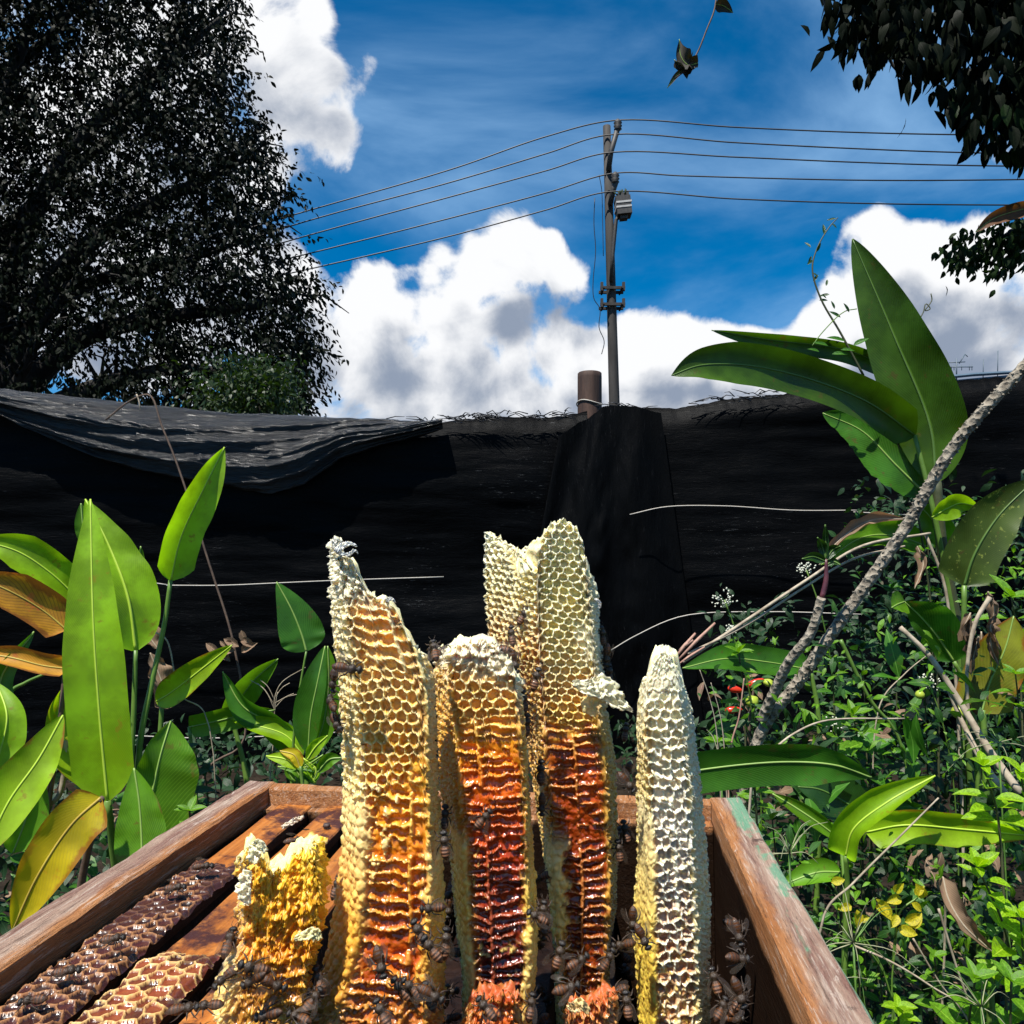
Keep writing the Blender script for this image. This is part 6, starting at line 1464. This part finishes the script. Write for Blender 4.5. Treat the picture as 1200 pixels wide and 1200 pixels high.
K4 = honeycomb('broken_comb', 'small torn bright yellow comb, lowest of the row, left of the tallest comb', .335,
  [(980, 286, 292, 380, 384), (1040, 284, 292, 384, 388), (1100, 282, 290, 376, 384), (1150, 268, 278, 366, 376), (1200, 252, 262, 352, 362), (1262, 236, 246, 340, 352)],
  [(280, 1030), (288, 1010), (294, 992), (302, 986), (310, 994), (318, 1008), (328, 1012), (340, 1006), (350, 998), (362, 990), (378, 988), (386, 992), (392, 1004)], .016, .02, c4, 505)
# reddish stubs at the foot
def tys(PY, W, S, n1, n2, SG): return sms(n1, .4, .6)*(W > 0)*(W < 1), 0*PY, .35+.45*sms(n2, .5, .7)
cs1 = dict(types=tys, rag=10, wall=[(1140, (.7, .3, .06)), (1250, (.7, .25, .05))], inner=[(1140, (.30, .02, .005)), (1180, (.55, .08, .008)), (1250, (.5, .06, .01))], cap=[(1140, (.62, .12, .01)), (1250, (.72, .22, .03))], topcol=(.5, .1, .02), wet=[(1100, 1), (1250, 1)], swell=4)
K6 = honeycomb('comb_stub', 'wet orange red comb stub at the foot of the amber comb', .338, [(1150, 545, 552, 608, 615), (1200, 540, 548, 606, 614), (1262, 538, 546, 606, 614)], [(540, 1180), (550, 1160), (565, 1150), (585, 1152), (600, 1148), (615, 1165)], .012, .012, cs1, 606)
cs2 = dict(cs1); cs2['cap'] = [(1140, (.62, .14, .03)), (1180, (.72, .3, .08)), (1250, (.76, .45, .2))]; 
K7 = honeycomb('comb_stub', 'orange brown comb stub with pale wax chip at the foot of the twin peaked comb', .345, [(1150, 656, 662, 712, 720), (1200, 654, 660, 714, 722), (1262, 650, 658, 716, 724)], [(650, 1190), (662, 1172), (672, 1165), (690, 1158), (705, 1150), (722, 1160)], .012, .012, cs2, 707)
# torn flaps
def fl(root, pts, w, colr, seed, d, **k): return flake(root, [P(x, y, d) for x, y in pts], w, m_wax, colr, seed, **k)
fl(K1, [(393, 646), (402, 640), (410, 637), (418, 640)], [2.2, 2.6, 1.8, .6], (.86, .85, .76), 3, .343); fl(K1, [(396, 648), (408, 650), (416, 645), (419, 648)], [1.5, 1.5, 1, .4], (.86, .85, .76), 8, .343)
fl(K1, [(391, 642), (392, 635), (390, 632)], [3, 2, .6], (.86, .84, .7), 4, .344)
fl(K1, [(452, 704), (459, 702), (463, 706)], [2, 1.4, .5], (.86, .84, .72), 5, .342)
fl(K3, [(672, 800), (690, 806), (708, 806), (722, 820), (741, 833)], [3, 9, 13, 9, 1], (.84, .77, .48), 6, .408, n=40, m=15, rough_=.7)
fl(K3, [(700, 838), (690, 828), (700, 818), (720, 826)], [3, 8, 6, 1], (.80, .62, .26), 16, .412, n=24)
fl(K3, [(698, 702), (703, 707), (702, 712)], [1, 1.6, .8], (.86, .84, .76), 9, .414)
fl(K3, [(612, 668), (617, 672), (623, 668)], [4, 4, 2], (.80, .72, .3), 10, .45)
fl(K7, [(665, 1178), (672, 1180), (680, 1176), (690, 1186)], [2, 4, 4, 2], (.84, .55, .2), 11, .338)
fl(K4, [(294, 1010), (300, 995), (304, 988), (312, 998)], [5, 6, 3, 2], (.86, .78, .45), 12, .33); fl(K4, [(290, 1060), (286, 1040), (290, 1020)], [3, 6, 4], (.88, .80, .5), 13, .33)
fl(K4, [(345, 1100), (368, 1094), (376, 1100)], [2, 5, 2], (.86, .74, .3), 15, .325)


fl(FRM[0], [tuple(FRM[0].matrix_world @ Vector(v))[0:0] or (0, 0) for v in ()] or [(330, 970), (345, 962), (356, 957)], [3, 4, 2], (.74, .58, .4), 30, .57)

# ============================================================ BEES
def bee_body():
    prof_ = [(-.52, .004, 0), (-.50, .035, 0), (-.45, .075, 0), (-.38, .115, 0), (-.335, .132, 0), (-.33, .126, 0), (-.27, .146, 0), (-.215, .152, 0), (-.21, .145, 0), (-.15, .150, 0), (-.105, .140, 0), (-.10, .132, 0), (-.05, .118, 0), (-.01, .095, .01), (.02, .082, .01),
             (.045, .100, .015), (.08, .115, .02), (.13, .138, .025), (.19, .14, .025), (.25, .115, .02), (.29, .07, .01), (.315, .048, 0), (.335, .07, 0), (.37, .105, -.01), (.41, .115, -.02), (.45, .095, -.03), (.48, .06, -.045), (.50, .02, -.055)]
    n = 16; V = []; Cc = []
    r_ = random.Random(5)
    for (x, r, dz) in prof_:
        for k in range(n):
            a = 2*math.pi*k/n; fz = 1.0
            jj = (r_.uniform(.94, 1.1) if .05 < x < .28 else 1)
            wy = 1.0 if x < .33 else 1.12
            V.append((x, math.cos(a)*r*jj*wy*1.15, dz+math.sin(a)*r*jj*1.02))
            if x < 0: 
                stripe = (x in (-.38, -.335, -.27, -.21, -.15, -.10, -.45)) 
                b = (.34, .13, .035) if x in (-.38, -.27, -.15, -.05, -.105, -.215, -.335) else (.022, .012, .008)
                b = (.24, .085, .022) if x in (-.335, -.33, -.215, -.21, -.105, -.10) else ((.025, .012, .008) if x in (-.38, -.27, -.15) else (.10, .04, .015))
            elif x < .3: b = (.055, .032, .016)
            else: b = (.018, .013, .010)
            Cc.append(b)
    m = len(prof_); fs = []
    for i in range(m-1):
        for k in range(n): k2 = (k+1) % n; fs.append((i*n+k, i*n+k2, (i+1)*n+k2, (i+1)*n+k))
    V.append((-.525, 0, 0)); V.append((.505, 0, -.057)); Cc += [Cc[0], Cc[-1]]
    for k in range(n): fs.append((len(V)-2, (k+1) % n, k)); fs.append((len(V)-1, (m-1)*n+k, (m-1)*n+(k+1) % n))
    # fuzz on the thorax
    for q in range(260):
        a = r_.uniform(0, 6.28); x = r_.uniform(.05, .30) if q < 190 else r_.uniform(-.35, -.05); rr = (.125 if q < 190 else .145); c0 = Vector((x, math.cos(a)*rr, .02*(q < 190)+math.sin(a)*rr*.92)); dr = Vector((r_.gauss(-.3, .3), math.cos(a), math.sin(a))).normalized()
        L = .05 if q < 190 else .022
        s = dr.cross(Vector((1, 0, 0))).normalized()*.004; i = len(V); V += [tuple(c0-s), tuple(c0+s), tuple(c0+dr*L)]; Cc += [(.13, .08, .035)]*3; fs.append((i, i+1, i+2))
    # eyes
    for sy in (-1, 1):
        i = len(V); rr_ = 6
        for a in range(5):
            for b in range(8):
                th_ = math.pi*a/4; ph = 2*math.pi*b/8
                V.append((.405+.038*math.cos(th_), sy*.098+.032*math.sin(th_)*math.cos(ph), -.01+.06*math.sin(th_)*math.sin(ph))); Cc.append((.008, .006, .006))
        for a in range(4):
            for b in range(8): b2 = (b+1) % 8; fs.append((i+a*8+b, i+a*8+b2, i+(a+1)*8+b2, i+(a+1)*8+b))
    me = bpy.data.meshes.new('bee_body'); me.from_pydata(V, [], fs); me.polygons.foreach_set('use_smooth', [True]*len(me.polygons))
    set_attrs(me, np.array(Cc)*.62, np.full(len(V), .35)); me.update(); return me
m_bee = attr_mat('bee_body', 0, .001, .3, .6); m_bleg = simple('bee_leg', (.02, .012, .008), (.05, .028, .015), 900, .5)
m_wing, nt, p, o = mat_new('bee_wing'); setp(p, Roughness=.15); p.inputs['Base Color'].default_value = (.07, .05, .035, 1); p.inputs['Alpha'].default_value = .32
B_BODY = bee_body(); B_BODY.materials.append(m_bee)
def wing_mesh(sy, open_=12):
    mb = MB(); n = 12; V = [(0, 0, 0)]; a0 = R(180-open_)
    for i in range(n+1):
        t = i/n; a = t*math.pi; l = .70*(.5-.5*math.cos(a)); w = .11*math.sin(a)*(.6+.8*t)
        V.append((l, w*.5, 0))
    for i in range(n-1, 0, -1):
        t = i/n; a = t*math.pi; l = .70*(.5-.5*math.cos(a)); w = .11*math.sin(a)*(.6+.8*t); V.append((l, -w*1.3, 0))
    M = Matrix.Rotation(a0*sy, 3, 'Z'); W_ = []
    for x, y, z in V:
        q = M @ Vector((x, y*sy, 0)); W_.append((q.x+.17, q.y+sy*.07, .155-.03*(x/.7)))
    k = len(V)-1
    mb.add(W_, [(0, i, i+1) for i in range(1, k)]+[(0, k, 1)]); me = mb.mesh('bee_wing'); me.materials.append(m_wing); return me
WINGS = [wing_mesh(s, o_) for s in (-1, 1) for o_ in (10, 30)]
def leg_mesh(x0, sy, dx):
    mb = MB(); mb.tube([(x0, sy*.07, -.06), (x0+dx*.35, sy*.20, .0), (x0+dx*.8, sy*.25, -.10), (x0+dx*1.2, sy*.28, -.15), (x0+dx*1.5, sy*.31, -.165)], [.02, .026, .026, .012, .008], 5); me = mb.mesh('bee_leg'); me.materials.append(m_bleg); return me
LEGS = [leg_mesh(x, s, dx) for s in (-1, 1) for x, dx in ((.24, .16), (.15, .0), (.07, -.28))]
def ant_mesh(s):
    mb = MB(); mb.tube([(.46, s*.03, -.01), (.52, s*.08, .05), (.62, s*.12, .0), (.68, s*.12, -.03)], [.01, .009, .008, .007], 5); me = mb.mesh('bee_antenna'); me.materials.append(m_bleg); return me
ANTS = [ant_mesh(s) for s in (-1, 1)]
def bee(px, py, d, ang, label, length=.0125, up=(0, -1, .15), wings=(0, 2)):
    t = bpy.data.objects.new('honey_bee', None); t.empty_display_size = .005; col.objects.link(t)
    loc = P(px, py, d); z = Vector(up).normalized(); x = Vector((math.cos(R(ang)), 0, math.sin(R(ang)))); x = (x-z*x.dot(z)).normalized(); y = z.cross(x)
    M = Matrix(((x.x, y.x, z.x, 0), (x.y, y.y, z.y, 0), (x.z, y.z, z.z, 0), (0, 0, 0, 1))).to_4x4()
    t.matrix_world = Matrix.Translation(loc) @ M @ Matrix.Scale(length, 4)
    t['label'] = label; t['category'] = 'bee'; t['group'] = 'honeybees crawling over the combs and box'
    for nm, me in [('body', B_BODY)]+[('wing', WINGS[w]) for w in wings]+[('leg', l) for l in LEGS]+[('antenna', a) for a in ANTS]:
        o = bpy.data.objects.new(nm, me); col.objects.link(o); o.parent = t
    return t
BEES = [
 (407, 783, .333, -8, 'honeybee walking right over the cream cells near the top of the tallest comb', (0, -1, .2)),
 (391, 797, .345, 250, 'reddish honeybee hanging on the left edge of the tallest comb, highest of three', (-.8, -.5, 0)),
 (389, 824, .350, 170, 'dark honeybee on the left edge of the tallest comb, middle of three', (-.8, -.4, 0)),
 (394, 846, .350, -30, 'honeybee on the left edge of the tallest comb, lowest of three', (-.7, -.6, .2)),
 (509, 762, .36, 100, 'honeybee in the cleft between the tallest and the amber comb, left one at the top', (0, -.8, .6)),
 (518, 763, .40, 60, 'honeybee peeking behind the top left corner of the amber comb', (.1, -.6, .8)),
 (613, 722, .43, 60, 'honeybee climbing right on the pale open cells of the two peaked comb', (-.4, -1, .2)),
 (600, 745, .41, 100, 'dark honeybee just below the climbing one on the pale cells', (-.5, -1, .1)),
 (585, 760, .375, 160, 'orange striped honeybee on the white broken top of the amber comb', (0, -.7, .7)),
 (602, 775, .385, 280, 'honeybee at the top right shoulder of the amber comb', (.3, -1, .3)),
 (628, 796, .40, 75, 'fuzzy dark honeybee at the inner edge of the two peaked comb', (-.5, -1, .1)),
 (614, 822, .39, 95, 'dark honeybee deep in the gap right of the amber comb, below its shoulder', (0, -1, 0)),
 (617, 850, .40, 85, 'black honeybee lower in the gap right of the amber comb', (.1, -1, 0)),
 (706, 745, .44, 105, 'honeybee behind the right flank of the two peaked comb, uppermost', (.8, -.6, 0)),
 (711, 768, .44, 260, 'honeybee behind the right flank of the two peaked comb, above the torn flap', (.6, -.8, 0)),
 (714, 790, .45, 95, 'honeybee hidden half behind the torn wax flap', (.6, -.8, 0)),
 (733, 858, .47, 80, 'dark honeybee below the torn flap, between two combs', (0, -1, .1)),
 (735, 905, .46, 250, 'dark honeybee halfway down the gap left of the white pointed comb', (0, -1, .2)),
 (733, 975, .44, 100, 'reddish honeybee in the gap left of the white pointed comb, lower', (0, -1, .2)),
 (521, 990, .348, 95, 'striped honeybee climbing straight up the right edge of the tallest comb', (.2, -1, .1)),
 (521, 958, .375, 85, 'small dark honeybee above the striped one at the right edge of the tallest comb', (.2, -1, .1)),
 (566, 960, .360, 48, 'honeybee climbing up right across the middle of the amber comb', (0, -1, .15)),
 (507, 1064, .336, 185, 'honeybee heading left on the yellow capped edge of the tallest comb', (0, -1, .2)),
 (492, 1094, .333, 120, 'honeybee with dark head heading up left, low on the tallest comb', (0, -1, .2)),
 (506, 1112, .330, 130, 'large striped honeybee low on the right side of the tallest comb', (0, -1, .2)),
 (522, 1105, .335, 80, 'honeybee pressed to the gap edge low beside the large striped one', (.5, -1, .2)),
 (483, 1158, .328, 140, 'honeybee near the foot of the tallest comb, left of two', (0, -1, .3)),
 (503, 1168, .328, 110, 'honeybee near the foot of the tallest comb, right of two', (.2, -1, .3)),
 (448, 1188, .322, 120, 'honeybee at the very bottom edge on the tallest comb', (0, -1, .4)),
 (634, 905, .395, 90, 'dark honeybee hugging the left edge of the two peaked comb, upper of two', (-.3, -1, .1)),
 (635, 943, .395, 270, 'dark honeybee hugging the left edge of the two peaked comb, lower of two', (-.3, -1, .1)),
 (636, 1070, .375, 80, 'dark honeybee in the gap near the foot of the amber comb', (0, -1, .2)),
 (655, 1120, .365, 75, 'striped honeybee at the lower left corner of the two peaked comb', (-.2, -1, .2)),
 (677, 1127, .360, 30, 'dark honeybee at the foot of the two peaked comb, beside the striped one', (0, -1, .3)),
 (712, 1125, .365, 50, 'honeybee at the lower right corner of the two peaked comb', (.2, -1, .3)),
 (664, 1158, .345, 20, 'black honeybee resting on the orange brown stub', (0, -.8, .7)),
 (742, 1078, .362, 270, 'reddish tailed honeybee on the left edge of the white pointed comb, facing down', (-.2, -1, .1)),
 (753, 1098, .357, 300, 'honeybee with spread wings on the yellow side of the white pointed comb', (-.2, -1, .2)),
 (838, 1150, .37, 100, 'orange striped honeybee in the dark right of the white pointed comb', (0, -1, .5)),
 (845, 1182, .35, 60, 'honeybee low in the dark beside the right wall', (0, -.8, .6)),
 (735, 1178, .35, 95, 'black honeybee at the bottom between the two right combs', (0, -1, .3)),
 (570, 1182, .326, 130, 'honeybee on the wet orange red stub', (0, -.9, .5)),
 (622, 1180, .35, 80, 'black honeybee at the bottom right of the orange red stub', (0, -1, .4)),
 (78, 1138, .36, 35, 'honeybee on the dark cells by the left wall, right of two', (0, -.3, 1)),
 (38, 1172, .34, 210, 'honeybee on the dark cells by the left wall, left of two', (0, -.3, 1)),
 (205, 1040, .45, 30, 'small honeybee on the far part of the first frame by the left wall', (0, -.3, 1)),
 (238, 1015, .48, 20, 'small honeybee farthest along the first frame', (0, -.3, 1)),
 (132, 1100, .385, 40, 'small dark honeybee wedged along the foot of the left wall', (0, -.3, 1)),
 (268, 1104, .345, 100, 'black honeybee with raised wings at the left edge of the yellow comb', (-.3, -.6, .6)),
 (264, 1145, .335, 250, 'dark round honeybee below the one at the yellow comb edge', (-.3, -.5, .8)),
 (215, 1182, .33, 30, 'honeybee at the bottom edge left of the yellow comb', (0, -.3, 1)),
 (245, 1178, .325, 200, 'striped honeybee at the bottom edge beside the yellow comb foot', (0, -.3, 1)),
 (374, 1150, .34, 110, 'honeybee in the cleft between yellow and tallest comb', (0, -.8, .5)),
 (366, 1172, .33, 60, 'black honeybee under the one in the cleft beside the yellow comb', (0, -.8, .6)),
 (394, 1040, .40, 80, 'shaded honeybee behind the yellow comb by the tallest comb', (-.4, -.8, .3)),
 (350, 1192, .322, 150, 'honeybee cut by the bottom edge at the foot of the yellow comb', (0, -.6, .8)),
 (345, 985, .50, 30, 'far honeybee in the gap behind the yellow comb', (0, -.3, 1)),
]
CL = [((522, 533, 1000, 1200, .40, .47), 7, 'of the bees crowded in the gap between tallest and amber combs'),
 ((626, 642, 980, 1200, .36, .45), 8, 'of the bees crowded in the gap between amber and twin peaked combs'),
 ((722, 738, 870, 1200, .38, .50), 8, 'of the bees crowded in the gap left of the white pointed comb'),
 ((832, 872, 1060, 1200, .33, .44), 7, 'of the bees in shade between white pointed comb and right wall'),
 ((270, 385, 1130, 1200, .315, .33), 4, 'of the bees clustered round the foot of the yellow broken comb'),
 ((440, 515, 1120, 1200, .318, .33), 3, 'of the bees clustered low on the right side of the tallest comb')]
for (x0, x1, y0, y1, d0_, d1_), n_, lab in CL:
    ys_ = sorted(random.uniform(y0, y1) for _ in range(n_))
    for q in range(n_):
        lab_ = ('highest', 'second highest', 'third highest', 'fourth highest', 'fourth lowest', 'third lowest', 'second lowest', 'lowest')[q if q < (n_+1)//2 else 8-n_+q]+' '+lab
        BEES.append((random.uniform(x0, x1), ys_[q], random.uniform(d0_, d1_), random.uniform(0, 360), lab_, (random.gauss(0, .3), -1, random.uniform(0, .6))))
for i, (x, y, d, a, lab, up) in enumerate(BEES):
    bee(x, y, d, a, lab, .0125+.001*random.uniform(-1, 1), up, (random.choice((0, 1)), random.choice((2, 3))))
